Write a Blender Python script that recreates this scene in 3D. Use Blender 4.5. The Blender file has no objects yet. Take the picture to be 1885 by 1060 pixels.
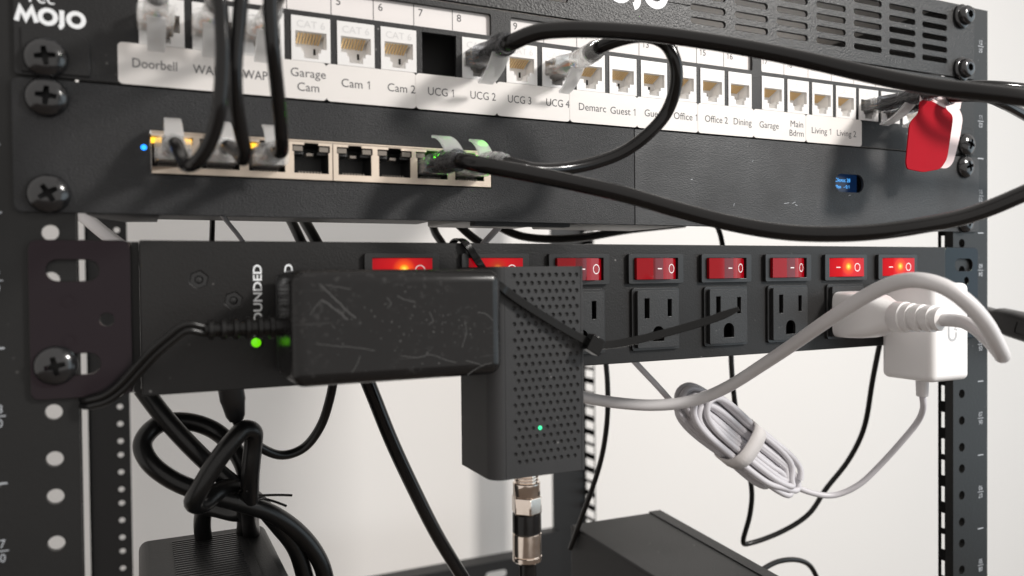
import bpy, bmesh, math, random
from mathutils import Vector, Matrix
from mathutils.geometry import delaunay_2d_cdt
random.seed(7)
S = 0.001                      # everything below is written in millimetres
scene = bpy.context.scene
COL = scene.collection
R = math.radians

# ------------------------------------------------------------------ camera
cam_d = bpy.data.cameras.new('camera')
cam = bpy.data.objects.new('camera', cam_d)
COL.objects.link(cam)
cam.location = (-206.10 * S, -303.08 * S, -21.92 * S)
YAW, PITCH, ROLL = -0.4443, -0.0174, 0.0101
Mr = Matrix.Rotation(YAW, 3, 'Z') @ Matrix.Rotation(PITCH, 3, 'X') @ Matrix.Rotation(ROLL, 3, 'Y')
right, fwd, up = Mr @ Vector((1, 0, 0)), Mr @ Vector((0, 1, 0)), Mr @ Vector((0, 0, 1))
cam.rotation_mode = 'QUATERNION'
cam.rotation_quaternion = Matrix((right, up, -fwd)).transposed().to_quaternion()
cam_d.sensor_width = 36
cam_d.lens = 36 * 1444.55 / 1885
cam_d.clip_start = 0.005
cam_d.clip_end = 50
cam_d.dof.use_dof = True
cam_d.dof.focus_distance = 0.372
cam_d.dof.aperture_fstop = 8.2
scene.camera = cam
scene.render.resolution_x, scene.render.resolution_y = 1024, 576
scene.view_settings.view_transform = 'Standard'
scene.view_settings.look = 'None'
scene.view_settings.exposure = 0
scene.view_settings.gamma = 1
scene.cycles.max_bounces = 8
scene.cycles.transparent_max_bounces = 24
scene.cycles.use_denoising = True

# ------------------------------------------------------------------ room light
w = bpy.data.worlds.new('World')
scene.world = w
w.use_nodes = True
bg = w.node_tree.nodes['Background']
bg.inputs[0].default_value = (1.0, 0.955, 0.915, 1)
bg.inputs[1].default_value = 0.79

def area(name, loc, target, size, power, color, size_y=None, spread=None):
    d = bpy.data.lights.new(name, 'AREA')
    d.energy = power
    d.color = color
    d.size = size * S
    if size_y:
        d.shape = 'RECTANGLE'
        d.size_y = size_y * S
    if spread:
        d.spread = spread
    o = bpy.data.objects.new(name, d)
    COL.objects.link(o)
    o.location = Vector(loc) * S
    o.rotation_mode = 'QUATERNION'
    o.rotation_quaternion = (Vector(target) - Vector(loc)).to_track_quat('-Z', 'Y')
    return o

area('ceiling_lamp', (600, -775, 530), (200, 200, -60), 150, 10.8, (1.0, 0.96, 0.915), spread=R(160))
area('cool_fill_light', (1650, -1000, 0), (120, 0, 0), 1700, 8, (0.62, 0.85, 1.0), 1400)  # added cool lamp for gloss and fill, no window known there

SCUFFS = [[(-153.0, -24.5), (-148.9, -28.5), (-145.0, -32.5), (-141.2, -36.0)], [(-152.4, -29.6), (-148.4, -32.4), (-144.0, -36.3)], [(-152.4, -29.6), (-154.5, -31.9), (-156.1, -34.4)], [(-150.9, -24.7), (-147.0, -25.5), (-142.7, -26.2)], [(-153.8, -43.9), (-147.7, -44.9), (-141.4, -45.7), (-134.9, -47.0)], [(-125.9, -49.3), (-120.1, -50.0), (-114.8, -49.5), (-110.8, -51.2), (-105.8, -52.8)], [(-102.1, -52.3), (-98.5, -53.3), (-95.4, -54.6)], [(-139.8, -48.5), (-141.5, -52.0), (-142.8, -53.9)], [(-130.6, -29.4), (-129.1, -31.3), (-130.3, -32.7)], [(-126.2, -29.3), (-123.0, -30.5), (-120.5, -30.9)], [(-115.6, -34.8), (-114.2, -37.6), (-116.0, -39.1)], [(-102.5, -38.4), (-101.9, -41.9), (-103.6, -47.6)], [(-97.3, -35.3), (-94.1, -36.0), (-91.4, -38.4)], [(-149.3, -37.9), (-148.3, -39.1)], [(-101.7, -57.3), (-96.4, -54.5), (-92.2, -53.6)]]
# ------------------------------------------------------------------ measured positions (millimetres)
LABELS = [('Doorbell', -206.7, -192.5, 51.0), ('WAP', -187.3, -178.4, 50.8), ('WAP', -170.3, -161.7, 50.7), ('Garage', -153.3, -140.2, 53.3), ('Cam', -150.9, -142.8, 48.0), ('Cam 1', -134.2, -123.1, 51.0),
 ('Cam 2', -115.9, -104.4, 51.0), ('UCG 1', -99.1, -88.0, 51.0), ('UCG 2', -80.6, -69.1, 51.1), ('UCG 3', -63.4, -52.3, 51.0), ('UCG 4', -45.0, -33.5, 51.1), ('Demarc', -28.7, -14.6, 50.6),
 ('Guest 1', -12.3, 1.2, 50.3), ('Guest 2', 6.4, 20.5, 50.6), ('Office 1', 23.0, 36.7, 50.6), ('Office 2', 41.3, 55.3, 50.6), ('Dining', 59.0, 70.4, 50.6), ('Garage', 75.6, 88.3, 50.3),
 ('Main', 96.3, 105.0, 52.2), ('Bdrm', 95.6, 105.3, 47.5), ('Living 1', 110.9, 124.6, 49.9), ('Living 2', 128.9, 143.1, 49.8)]
BUNDLE = [(55.1, 30.0, -89.7), (122.6, 30.0, -140.0)]
CB = {'CABLE_A': [(-199.3, -14.0, 66.5), (-199.0, -34.0, 67.5), (-194.4, -50.0, 67.4), (-188.8, -62.0, 66.7), (-184.8, -66.0, 61.0), (-183.5, -66.0, 50.5), (-183.4, -66.0, 39.8), (-184.2, -64.0, 27.8),
             (-185.9, -60.0, 19.1), (-189.5, -55.0, 12.5), (-192.2, -48.0, 11.7), (-193.2, -38.0, 15.4), (-194.5, -26.0, 21.8), (-194.6, -14.0, 21.8)],
 'CABLE_ARC': [(-77.5, -10.0, 66.8), (-77.3, -26.0, 67.0), (-79.4, -37.0, 64.3), (-72.3, -44.0, 67.2), (-62.4, -49.0, 68.2), (-50.8, -53.0, 68.4), (-30.0, -58.0, 68.1), (-11.0, -66.0, 65.4),
               (6.4, -76.0, 61.2), (21.4, -88.0, 55.6), (33.2, -102.0, 48.9), (43.5, -116.0, 42.8), (52.1, -128.0, 38.8), (65.7, -137.0, 36.1), (84.5, -142.0, 33.0), (104.4, -140.0, 24.4),
               (106.0, -132.0, 15.8), (90.3, -122.0, 6.1), (74.2, -112.0, -1.6), (56.4, -104.0, -5.5), (44.7, -97.0, -7.3), (32.9, -90.0, -8.0), (14.7, -81.0, -7.3), (-3.5, -72.0, -3.8),
               (-21.8, -63.0, 1.6), (-40.8, -55.0, 7.6), (-61.9, -47.0, 12.7), (-79.7, -42.0, 16.1), (-91.6, -37.0, 18.5), (-97.6, -25.0, 21.6), (-97.6, -10.0, 22.0)],
 'CABLE_B': [(-182.0, -14.0, 66.5), (-181.5, -34.0, 67.5), (-180.5, -52.0, 68.8), (-178.5, -60.0, 67.4), (-177.9, -64.0, 61.2), (-178.6, -64.0, 51.7), (-179.6, -62.0, 41.2), (-179.2, -58.0, 31.0),
             (-177.3, -52.0, 22.6), (-175.4, -46.0, 17.0), (-175.6, -42.0, 15.2), (-176.4, -36.0, 18.0), (-178.4, -26.0, 21.8), (-178.5, -14.0, 21.8)],
 'CABLE_C': [(-164.6, -14.0, 66.5), (-164.0, -34.0, 67.5), (-163.9, -50.0, 68.7), (-166.3, -60.0, 71.0), (-169.6, -66.0, 64.8), (-170.1, -66.0, 55.4), (-169.2, -64.0, 45.0), (-167.3, -58.0, 35.4),
             (-165.2, -50.0, 27.2), (-163.7, -43.0, 21.2), (-163.1, -38.0, 18.9), (-163.5, -34.0, 19.4), (-162.2, -26.0, 21.8), (-162.3, -14.0, 21.8)],
 'CABLE_R1': [(154.2, -10.0, 66.8), (154.4, -28.0, 67.0), (153.5, -41.0, 66.8), (161.3, -54.0, 67.3), (173.7, -62.0, 66.2), (196.9, -66.0, 65.4), (264.1, -60.0, 66.4)],
 'CABLE_R2': [(171.6, -10.0, 66.8), (172.0, -28.0, 67.0), (168.4, -42.0, 65.2), (177.6, -50.0, 64.3), (192.6, -50.0, 61.8), (216.9, -46.0, 58.4), (283.6, -36.0, 48.0)],
 'CABLE_SMALL': [(-39.6, -10.0, 66.8), (-39.3, -28.0, 67.0), (-41.0, -39.0, 66.8), (-35.4, -44.0, 69.0), (-26.0, -47.0, 70.8), (-17.9, -49.0, 68.7), (-13.7, -50.0, 62.5), (-11.2, -48.0, 54.2),
                 (-11.3, -42.0, 43.5), (-17.4, -38.0, 35.0), (-26.6, -34.0, 27.7), (-38.3, -32.0, 23.0), (-53.4, -32.0, 19.6), (-67.7, -34.0, 18.3), (-76.9, -34.0, 19.7), (-81.4, -25.0, 21.8),
                 (-81.4, -10.0, 21.8)],
 'COIL_1': [(-205.3, 62.0, -68.4), (-197.6, 60.0, -80.3), (-187.3, 58.0, -93.7), (-176.6, 57.0, -105.9), (-167.7, 58.0, -114.8), (-161.7, 62.0, -122.6), (-166.4, 72.0, -129.6), (-179.4, 84.0, -128.5),
            (-181.1, 88.0, -136.9), (-179.6, 92.0, -149.9)],
 'COIL_2': [(-161.9, 98.0, -152.0), (-161.9, 90.0, -141.6), (-164.7, 62.0, -123.5), (-164.0, 60.0, -110.9), (-168.0, 64.0, -99.7), (-176.4, 70.0, -90.3), (-188.7, 70.0, -85.0), (-199.7, 66.0, -85.0),
            (-205.7, 62.0, -91.4), (-203.2, 58.0, -98.9), (-194.0, 55.0, -107.3), (-181.5, 52.0, -113.4), (-168.5, 52.0, -119.1), (-154.7, 54.0, -126.3), (-141.2, 58.0, -139.2),
            (-132.4, 60.0, -153.7), (-128.5, 62.0, -169.1)],
 'COIL_3': [(-157.8, 98.0, -152.6), (-159.9, 84.0, -141.5), (-163.8, 54.0, -121.5), (-164.3, 46.0, -105.3), (-163.2, 44.0, -92.3), (-163.4, 42.0, -87.3), (-167.1, 40.0, -85.4), (-172.8, 38.0, -90.2),
            (-179.3, 37.0, -98.2), (-185.0, 37.0, -107.5), (-187.4, 39.0, -113.0), (-183.8, 44.0, -115.7), (-177.4, 50.0, -113.0), (-170.2, 56.0, -113.1), (-160.7, 60.0, -121.0),
            (-151.5, 60.0, -133.3), (-143.0, 62.0, -146.4), (-138.0, 64.0, -164.3)],
 'CORD_CHARGER': [(169.0, -21.0, -78.0), (169.0, -21.0, -88.0), (172.6, -19.0, -94.9), (177.6, -12.0, -104.4), (174.8, -4.0, -116.7), (169.7, 6.0, -131.6), (161.8, 14.0, -143.9),
                  (151.4, 22.0, -150.4), (136.7, 26.0, -147.6), (125.1, 30.0, -142.2)],
 'CORD_CHARGER_END': [(52.9, 30.0, -100.1), (48.3, 34.0, -91.7), (41.5, 38.0, -82.3), (28.2, 42.0, -67.5), (22.4, 46.0, -58.3), (21.8, 50.0, -38.4)],
 'CORD_WHITE': [(131.5, -36.0, -45.0), (131.5, -58.0, -45.2), (130.9, -70.0, -45.4), (118.9, -88.0, -50.1), (107.3, -102.0, -55.3), (96.5, -110.0, -55.5), (83.3, -117.0, -51.2), (70.6, -120.0, -40.8),
                (62.4, -118.0, -32.8), (57.6, -113.0, -27.7), (53.8, -106.0, -25.5), (53.3, -96.0, -26.7), (53.2, -85.0, -31.1), (52.9, -72.0, -38.2), (54.8, -56.0, -46.7), (59.1, -36.0, -56.7),
                (61.7, -16.0, -67.0), (59.0, 4.0, -79.2), (49.9, 18.0, -87.3), (33.5, 28.0, -89.9), (15.6, 36.0, -88.5), (-0.2, 42.0, -85.4), (-16.9, 46.0, -79.9), (-30.2, 50.0, -72.6)],
 'DIAGONAL': [(-115.7, 40.0, -66.0), (-110.8, 42.0, -77.6), (-102.3, 46.0, -97.6), (-89.7, 52.0, -123.3), (-76.1, 58.0, -149.2), (-61.1, 64.0, -173.9), (-51.5, 66.0, -190.3)],
 'LEAD': [(-164.0, -25.0, -39.2), (-186.0, -25.0, -39.4), (-191.9, -26.0, -38.1), (-196.7, -24.0, -41.6), (-201.6, -21.0, -46.2), (-206.5, -16.0, -52.1), (-211.5, -11.0, -58.2), (-216.6, -7.0, -62.3),
          (-221.6, -4.0, -63.8), (-224.3, 2.0, -64.1), (-226.2, 14.0, -63.3)],
 'LOOP_THIN': [(-173.1, 46.0, -65.3), (-171.5, 46.0, -75.7), (-169.2, 48.0, -83.1), (-165.3, 52.0, -90.0), (-158.6, 56.0, -97.2), (-148.7, 60.0, -102.5), (-138.7, 62.0, -100.5), (-131.5, 60.0, -91.0),
               (-128.0, 56.0, -78.2), (-127.0, 52.0, -69.1)],
 'THIN_L': [(53.2, 110.0, -67.9), (55.4, 110.0, -88.2), (56.4, 112.0, -112.3), (55.9, 118.0, -137.3), (53.4, 126.0, -159.5), (50.2, 136.0, -182.8), (48.4, 146.0, -203.4)],
 'THIN_R': [(141.1, 70.0, -208.1), (156.5, 72.0, -205.9), (174.7, 74.0, -208.2), (188.6, 76.0, -214.7), (197.9, 78.0, -226.0)],
 'THIN_V': [(129.5, 95.0, 8.0), (128.7, 90.0, -0.9), (125.9, 80.0, -41.9), (128.2, 80.0, -89.6), (137.6, 84.0, -125.3), (152.7, 90.0, -163.4), (154.4, 94.0, -182.5), (152.3, 98.0, -201.4),
            (157.9, 98.0, -202.3), (180.8, 92.0, -196.0), (199.2, 86.0, -184.9), (207.7, 80.0, -168.0), (216.7, 70.0, -148.6), (220.3, 60.0, -125.5), (216.5, 50.0, -92.0), (214.7, 42.0, -63.6)],
 'TOP_1': [(-139.6, 140.0, 28.2), (-133.2, 120.0, 7.8), (-130.4, 110.0, -2.6), (-122.3, 100.0, -25.1)],
 'TOP_2': [(-129.3, 150.0, 29.7), (-124.3, 130.0, 8.6), (-120.7, 120.0, -2.1), (-111.7, 110.0, -25.3)],
 'TOP_3': [(-171.8, 120.0, 22.1), (-172.6, 110.0, 6.3), (-173.4, 105.0, -3.3), (-174.6, 100.0, -24.4)],
 'TOP_4': [(-178.9, 60.0, 15.7), (-171.8, 62.0, 4.3), (-165.4, 64.0, -3.8), (-158.3, 66.0, -14.7)],
 'TOP_5': [(-240.1, 110.0, 13.6), (-227.1, 90.0, 5.1), (-218.3, 75.0, -3.2), (-204.8, 60.0, -14.7)],
 'TOP_6': [(-45.6, 150.0, 19.8), (-46.0, 140.0, 4.4), (-44.6, 130.0, -4.0), (-36.9, 120.0, -26.4)],
 'TOP_7': [(-47.0, 110.0, 10.4), (-33.1, 112.0, -0.6), (-15.2, 114.0, -10.8), (-0.2, 116.0, -20.4)],
 'TOP_8': [(-14.1, 140.0, 13.2), (6.1, 136.0, 2.6), (26.9, 132.0, -0.0), (52.2, 128.0, 1.4), (79.7, 126.0, 5.9), (127.7, 126.0, 11.0)],
 'TOP_9': [(-32.0, 70.0, 6.5), (-40.8, 68.0, -1.4), (-47.8, 66.0, -7.9), (-56.3, 64.0, -20.4)]}
TIE = [(-86.0, 12.0, -13.0), (-86.0, 6.0, -8.0), (-85.7, 0.0, -7.2), (-85.2, -4.6, -8.6), (-82.8, -6.0, -12.4), (-79.8, -9.0, -18.5), (-82.9, -25.0, -22.9), (-85.5, -38.4, -25.7), (-82.0, -38.8, -28.6),
 (-76.5, -39.0, -32.4), (-65.2, -39.3, -39.3), (-55.9, -39.6, -44.6), (-48.9, -40.0, -48.3)]
TIE_TAIL = [(-44.9, -41.5, -50.0), (-35.8, -43.0, -49.5), (-22.4, -46.0, -47.1), (-9.5, -50.0, -43.9), (2.8, -55.0, -40.0), (11.3, -58.0, -36.6)]
TIE_HEAD = [(-46.5, -41.0, -49.6)]
TAG = [[150.4, -34.0, 63.9], [169.8, -34.0, 65.0], [169.7, -34.0, 61.1], [175.7, -34.0, 57.7], [174.8, -34.0, 52.3], [171.0, -34.0, 35.3], [166.0, -34.0, 29.8], [152.8, -34.0, 27.5], [140.8, -34.0, 28.6],
 [140.0, -34.0, 32.0], [142.8, -34.0, 51.7], [150.0, -34.0, 57.6]]
TAG2 = [[179.0, -24.0, 68.4], [194.7, -24.0, 68.3], [194.3, -24.0, 65.4], [197.8, -24.0, 60.4], [195.6, -24.0, 50.3], [189.8, -24.0, 35.4], [185.4, -24.0, 32.3], [178.1, -24.0, 31.9]]

# ------------------------------------------------------------------ materials
def newmat(name):
    m = bpy.data.materials.new(name)
    m.use_nodes = True
    return m, m.node_tree.nodes, m.node_tree.links, m.node_tree.nodes['Principled BSDF']

def mat(name, color, rough=0.5, metal=0.0, bump=0.0, bscale=900, spec=0.5, var=0.0, vscale=60, coat=0.0, stretch=None, rvar=0.0, dust=0.0):
    m, n, l, p = newmat(name)
    p.inputs['Base Color'].default_value = (*color, 1)
    p.inputs['Roughness'].default_value = rough
    p.inputs['Metallic'].default_value = metal
    p.inputs['Specular IOR Level'].default_value = spec
    p.inputs['Coat Weight'].default_value = coat
    tc = n.new('ShaderNodeTexCoord')
    src = tc.outputs['Object']
    if stretch:
        mp = n.new('ShaderNodeMapping')
        mp.inputs['Rotation'].default_value = stretch[0]
        mp.inputs['Scale'].default_value = stretch[1]
        l.new(src, mp.inputs[0])
        src = mp.outputs[0]
    if bump:
        t = n.new('ShaderNodeTexNoise')
        t.inputs['Scale'].default_value = bscale
        t.inputs['Detail'].default_value = 3
        l.new(src, t.inputs['Vector'])
        b = n.new('ShaderNodeBump')
        b.inputs['Strength'].default_value = bump
        b.inputs['Distance'].default_value = 0.0003
        l.new(t.outputs['Fac'], b.inputs['Height'])
        l.new(b.outputs[0], p.inputs['Normal'])
    if var or rvar:
        t2 = n.new('ShaderNodeTexNoise')
        t2.inputs['Scale'].default_value = vscale
        t2.inputs['Detail'].default_value = 6
        l.new(tc.outputs['Object'], t2.inputs['Vector'])
        if var:
            mx = n.new('ShaderNodeMix')
            mx.data_type = 'RGBA'
            l.new(t2.outputs['Fac'], mx.inputs[0])
            mx.inputs[6].default_value = (*[c * (1 - var) for c in color], 1)
            mx.inputs[7].default_value = (*[min(1, c * (1 + var)) for c in color], 1)
            l.new(mx.outputs[2], p.inputs['Base Color'])
        if rvar:
            mr = n.new('ShaderNodeMapRange')
            mr.inputs[1].default_value = 0.3
            mr.inputs[2].default_value = 0.7
            mr.inputs[3].default_value = max(0.02, rough - rvar)
            mr.inputs[4].default_value = rough + rvar
            l.new(t2.outputs['Fac'], mr.inputs[0])
            l.new(mr.outputs[0], p.inputs['Roughness'])
    if dust:
        col = p.inputs['Base Color'].links[0].from_socket if p.inputs['Base Color'].links else None
        v = n.new('ShaderNodeTexVoronoi')
        v.inputs['Scale'].default_value = 260
        l.new(tc.outputs['Object'], v.inputs['Vector'])
        v2 = n.new('ShaderNodeTexNoise')
        v2.inputs['Scale'].default_value = 45
        v2.inputs['Detail'].default_value = 4
        l.new(tc.outputs['Object'], v2.inputs['Vector'])
        r1 = n.new('ShaderNodeMapRange')
        r1.inputs[1].default_value, r1.inputs[2].default_value = 0.15, 0.06
        l.new(v.outputs['Distance'], r1.inputs[0])
        r2 = n.new('ShaderNodeMapRange')
        r2.inputs[1].default_value, r2.inputs[2].default_value = 0.58, 0.66
        l.new(v2.outputs['Fac'], r2.inputs[0])
        k = n.new('ShaderNodeMath')
        k.operation = 'MULTIPLY'
        l.new(r1.outputs[0], k.inputs[0])
        l.new(r2.outputs[0], k.inputs[1])
        k2 = n.new('ShaderNodeMath')
        k2.operation = 'MULTIPLY'
        k2.inputs[1].default_value = dust
        l.new(k.outputs[0], k2.inputs[0])
        mx = n.new('ShaderNodeMix')
        mx.data_type = 'RGBA'
        l.new(k2.outputs[0], mx.inputs[0])
        mx.inputs[6].default_value = (*color, 1)
        if col:
            l.new(col, mx.inputs[6])
        mx.inputs[7].default_value = (0.42, 0.41, 0.40, 1)
        l.new(mx.outputs[2], p.inputs['Base Color'])
    return m

def emis(name, color, strength, base=(0.02, 0.02, 0.02)):
    m, n, l, p = newmat(name)
    p.inputs['Base Color'].default_value = (*base, 1)
    p.inputs['Emission Color'].default_value = (*color, 1)
    p.inputs['Emission Strength'].default_value = strength
    p.inputs['Roughness'].default_value = 0.3
    return m

def clear(name, tint, see, rough=0.04, base=(0.9, 0.9, 0.9), trans=False, tw=0.72):
    """clear moulded plastic: refracting, partly straight through, a trace of haze"""
    m, n, l, p = newmat(name)
    p.inputs['Base Color'].default_value = (*base, 1)
    p.inputs['Roughness'].default_value = rough
    p.inputs['IOR'].default_value = 1.46
    p.inputs['Transmission Weight'].default_value = 0.5 if trans else tw
    tr = n.new('ShaderNodeBsdfTransparent')
    tr.inputs[0].default_value = (*tint, 1)
    mx = n.new('ShaderNodeMixShader')
    mx.inputs[0].default_value = 1 - see
    l.new(tr.outputs[0], mx.inputs[1])
    last = p.outputs[0]
    if trans:
        ts = n.new('ShaderNodeBsdfTranslucent')
        ts.inputs[0].default_value = (*base, 1)
        m2 = n.new('ShaderNodeMixShader')
        m2.inputs[0].default_value = 0.4
        l.new(last, m2.inputs[1])
        l.new(ts.outputs[0], m2.inputs[2])
        last = m2.outputs[0]
    l.new(last, mx.inputs[2])
    tc = n.new('ShaderNodeTexCoord')
    t = n.new('ShaderNodeTexNoise')
    t.inputs['Scale'].default_value = 380
    t.inputs['Detail'].default_value = 2
    l.new(tc.outputs['Object'], t.inputs['Vector'])
    b = n.new('ShaderNodeBump')
    b.inputs['Strength'].default_value = 0.12 if trans else 0.4
    b.inputs['Distance'].default_value = 0.0004
    l.new(t.outputs['Fac'], b.inputs['Height'])
    l.new(b.outputs[0], p.inputs['Normal'])
    l.new(mx.outputs[0], n['Material Output'].inputs[0])
    return m

def printed_mat(name, zig):
    # extruded plastic: fine raked lines laid at an angle, a little sparkle
    m, n, l, p = newmat(name)
    p.inputs['Base Color'].default_value = (0.016, 0.0165, 0.018, 1)
    p.inputs['Roughness'].default_value = 0.42
    p.inputs['Specular IOR Level'].default_value = 0.42
    tc = n.new('ShaderNodeTexCoord')
    mp = n.new('ShaderNodeMapping')
    mp.inputs['Rotation'].default_value = (0, R(-32), 0)
    mp.inputs['Scale'].default_value = (1700, 1700, 3400) if zig else (800, 1500, 2600)
    if not zig:
        mp.inputs['Rotation'].default_value = (0, 0, 0)
    l.new(tc.outputs['Object'], mp.inputs[0])
    t = n.new('ShaderNodeTexNoise')
    t.inputs['Scale'].default_value = 1.0
    t.inputs['Detail'].default_value = 2
    l.new(mp.outputs[0], t.inputs['Vector'])
    t3 = n.new('ShaderNodeTexNoise')
    t3.inputs['Scale'].default_value = 38
    t3.inputs['Detail'].default_value = 5
    l.new(tc.outputs['Object'], t3.inputs['Vector'])
    mr = n.new('ShaderNodeMapRange')
    mr.inputs[1].default_value = 0.35
    mr.inputs[2].default_value = 0.7
    mr.inputs[3].default_value = 0.46
    mr.inputs[4].default_value = 0.60
    l.new(t3.outputs['Fac'], mr.inputs[0])
    l.new(mr.outputs[0], p.inputs['Roughness'])
    b = n.new('ShaderNodeBump')
    b.inputs['Strength'].default_value = 1.15 if zig else 0.7
    b.inputs['Distance'].default_value = 0.0003
    l.new(t.outputs['Fac'], b.inputs['Height'])
    l.new(b.outputs[0], p.inputs['Normal'])
    return m

def lit_rocker(name, cx, cz, red=1.0, bulb=1.0):
    # red translucent rocker lit from inside by a small neon bulb
    m, n, l, p = newmat(name)
    p.inputs['Base Color'].default_value = (0.26, 0.002, 0.006, 1)
    p.inputs['Specular IOR Level'].default_value = 0.2
    p.inputs['Roughness'].default_value = 0.16
    tc = n.new('ShaderNodeTexCoord')
    mp = n.new('ShaderNodeMapping')
    mp.inputs['Location'].default_value = (-cx * S, 0, -cz * S)
    l.new(tc.outputs['Object'], mp.inputs[0])
    sx = n.new('ShaderNodeSeparateXYZ')
    l.new(mp.outputs[0], sx.inputs[0])
    cb = n.new('ShaderNodeCombineXYZ')
    l.new(sx.outputs[0], cb.inputs[0])
    l.new(sx.outputs[2], cb.inputs[2])
    ln = n.new('ShaderNodeVectorMath')
    ln.operation = 'LENGTH'
    l.new(cb.outputs[0], ln.inputs[0])
    rp = n.new('ShaderNodeValToRGB')
    e = rp.color_ramp.elements
    e[0].position, e[0].color = 0.0, (3.0 * bulb, 2.1 * bulb, 0.35 * bulb, 1)
    e[1].position, e[1].color = 1.0, (0.40 * red, 0.0, 0.006, 1)
    k = e.new(0.09); k.color = (2.2 * bulb, 0.95 * bulb, 0.04, 1)
    k = e.new(0.19); k.color = (1.3 * bulb, 0.16 * bulb, 0.01, 1)
    k = e.new(0.42); k.color = (0.62 * red, 0.008 * red, 0.008, 1)
    mul = n.new('ShaderNodeMath')
    mul.operation = 'MULTIPLY'
    mul.inputs[1].default_value = 1 / 0.0115
    l.new(ln.outputs['Value'], mul.inputs[0])
    l.new(mul.outputs[0], rp.inputs[0])
    l.new(rp.outputs[0], p.inputs['Emission Color'])
    p.inputs['Emission Strength'].default_value = 0.62
    return m

def scuffed(name):
    m, n, l, p = newmat(name)
    p.inputs['Specular IOR Level'].default_value = 0.3
    tc = n.new('ShaderNodeTexCoord')
    mask = None
    def mth(op, a, b):
        k = n.new('ShaderNodeMath')
        k.operation = op
        for i, v in enumerate((a, b)):
            if isinstance(v, float):
                k.inputs[i].default_value = v
            else:
                l.new(v, k.inputs[i])
        return k.outputs[0]
    def ramp(src, a, b):
        k = n.new('ShaderNodeMapRange')
        k.inputs[1].default_value = a
        k.inputs[2].default_value = b
        l.new(src, k.inputs[0])
        return k.outputs[0]
    def noise(scale, det, rot=None, sc=None):
        t = n.new('ShaderNodeTexNoise')
        t.inputs['Scale'].default_value = scale
        t.inputs['Detail'].default_value = det
        if rot:
            mp = n.new('ShaderNodeMapping')
            mp.inputs['Rotation'].default_value = rot
            mp.inputs['Scale'].default_value = sc
            l.new(tc.outputs['Object'], mp.inputs[0])
            l.new(mp.outputs[0], t.inputs['Vector'])
        else:
            l.new(tc.outputs['Object'], t.inputs['Vector'])
        return t.outputs['Fac']
    big = ramp(noise(42, 3), 0.42, 0.66)
    spots = ramp(noise(430, 6), 0.55, 0.80)
    streak = ramp(noise(1.0, 3, (0, R(34), 0), (60, 60, 900)), 0.64, 0.74)
    streak2 = ramp(noise(1.0, 3, (0, R(-55), 0), (50, 50, 700)), 0.67, 0.75)
    a = mth('MULTIPLY', mth('MAXIMUM', spots, mth('MULTIPLY', mth('MAXIMUM', streak, streak2), 0.55)), big)
    mx = n.new('ShaderNodeMix')
    mx.data_type = 'RGBA'
    l.new(mth('MULTIPLY', a, 0.13), mx.inputs[0])
    mx.inputs[6].default_value = (0.010, 0.0095, 0.0095, 1)
    mx.inputs[7].default_value = (0.20, 0.195, 0.19, 1)
    l.new(mx.outputs[2], p.inputs['Base Color'])
    mr = n.new('ShaderNodeMapRange')
    mr.inputs[3].default_value = 0.2
    mr.inputs[4].default_value = 0.6
    l.new(a, mr.inputs[0])
    l.new(mr.outputs[0], p.inputs['Roughness'])
    return m

M = {}
M['powder'] = mat('black_powder_coat', (0.014, 0.014, 0.0145), 0.46, bump=0.55, bscale=1500, var=0.25, vscale=30, spec=0.28, dust=0.5)
M['vent'] = mat('textured_black_steel', (0.017, 0.017, 0.0175), 0.38, bump=1.0, bscale=1000, var=0.2, vscale=40, spec=0.28, dust=0.5)
M['post'] = mat('black_rack_steel', (0.012, 0.012, 0.012), 0.40, bump=0.2, bscale=700, var=0.25, vscale=20, spec=0.28, dust=0.25)
M['rearpost'] = mat('rear_rack_steel', (0.007, 0.007, 0.0075), 0.5, bump=0.2, bscale=700)
M['strip'] = mat('satin_black_steel', (0.013, 0.0125, 0.0125), 0.42, bump=0.35, bscale=1500, var=0.2, vscale=25, spec=0.28, dust=0.5)
M['ear'] = mat('gloss_black_ear', (0.010, 0.0095, 0.010), 0.2, spec=0.24, bump=0.05, bscale=500, rvar=0.05, vscale=50)
# lacquer film on the ears: reddish seen square on, blue seen at a slant, over plain gloss black
_en, _el = M['ear'].node_tree.nodes, M['ear'].node_tree.links
_ep = _en['Principled BSDF']
_e2 = _en.new('ShaderNodeBsdfPrincipled')
_e2.inputs['Base Color'].default_value = (0.010, 0.0095, 0.010, 1)
_e2.inputs['Roughness'].default_value = 0.2
_e2.inputs['Specular IOR Level'].default_value = 0.3
_e2.inputs['Thin Film Thickness'].default_value = 536
_e2.inputs['Thin Film IOR'].default_value = 1.2
_em = _en.new('ShaderNodeMixShader')
_em.inputs[0].default_value = 0.24
_el.new(_ep.outputs[0], _em.inputs[1])
_el.new(_e2.outputs[0], _em.inputs[2])
_el.new(_em.outputs[0], _en['Material Output'].inputs[0])
M['print_zig'] = printed_mat('printed_plastic_raked', True)
M['print_line'] = printed_mat('printed_plastic_layered', False)
M['blackplastic'] = mat('black_moulded_plastic', (0.014, 0.014, 0.0145), 0.40, bump=0.45, bscale=1700, dust=0.4)
M['bezel'] = mat('black_bezel_plastic', (0.011, 0.011, 0.0115), 0.34, bump=0.15, bscale=1500)
M['dark'] = mat('dark_void_plastic', (0.008, 0.008, 0.008), 0.6)
M['moca'] = mat('matt_black_adapter', (0.033, 0.033, 0.034), 0.45, bump=0.25, bscale=1900, var=0.15, vscale=60, spec=0.28, dust=0.35)
M['scuffed'] = scuffed('scuffed_black_adapter')
M['rubber'] = mat('black_cable_jacket', (0.008, 0.0075, 0.0075), 0.13, spec=0.34, bump=0.05, bscale=260, rvar=0.04, vscale=90)
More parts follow.
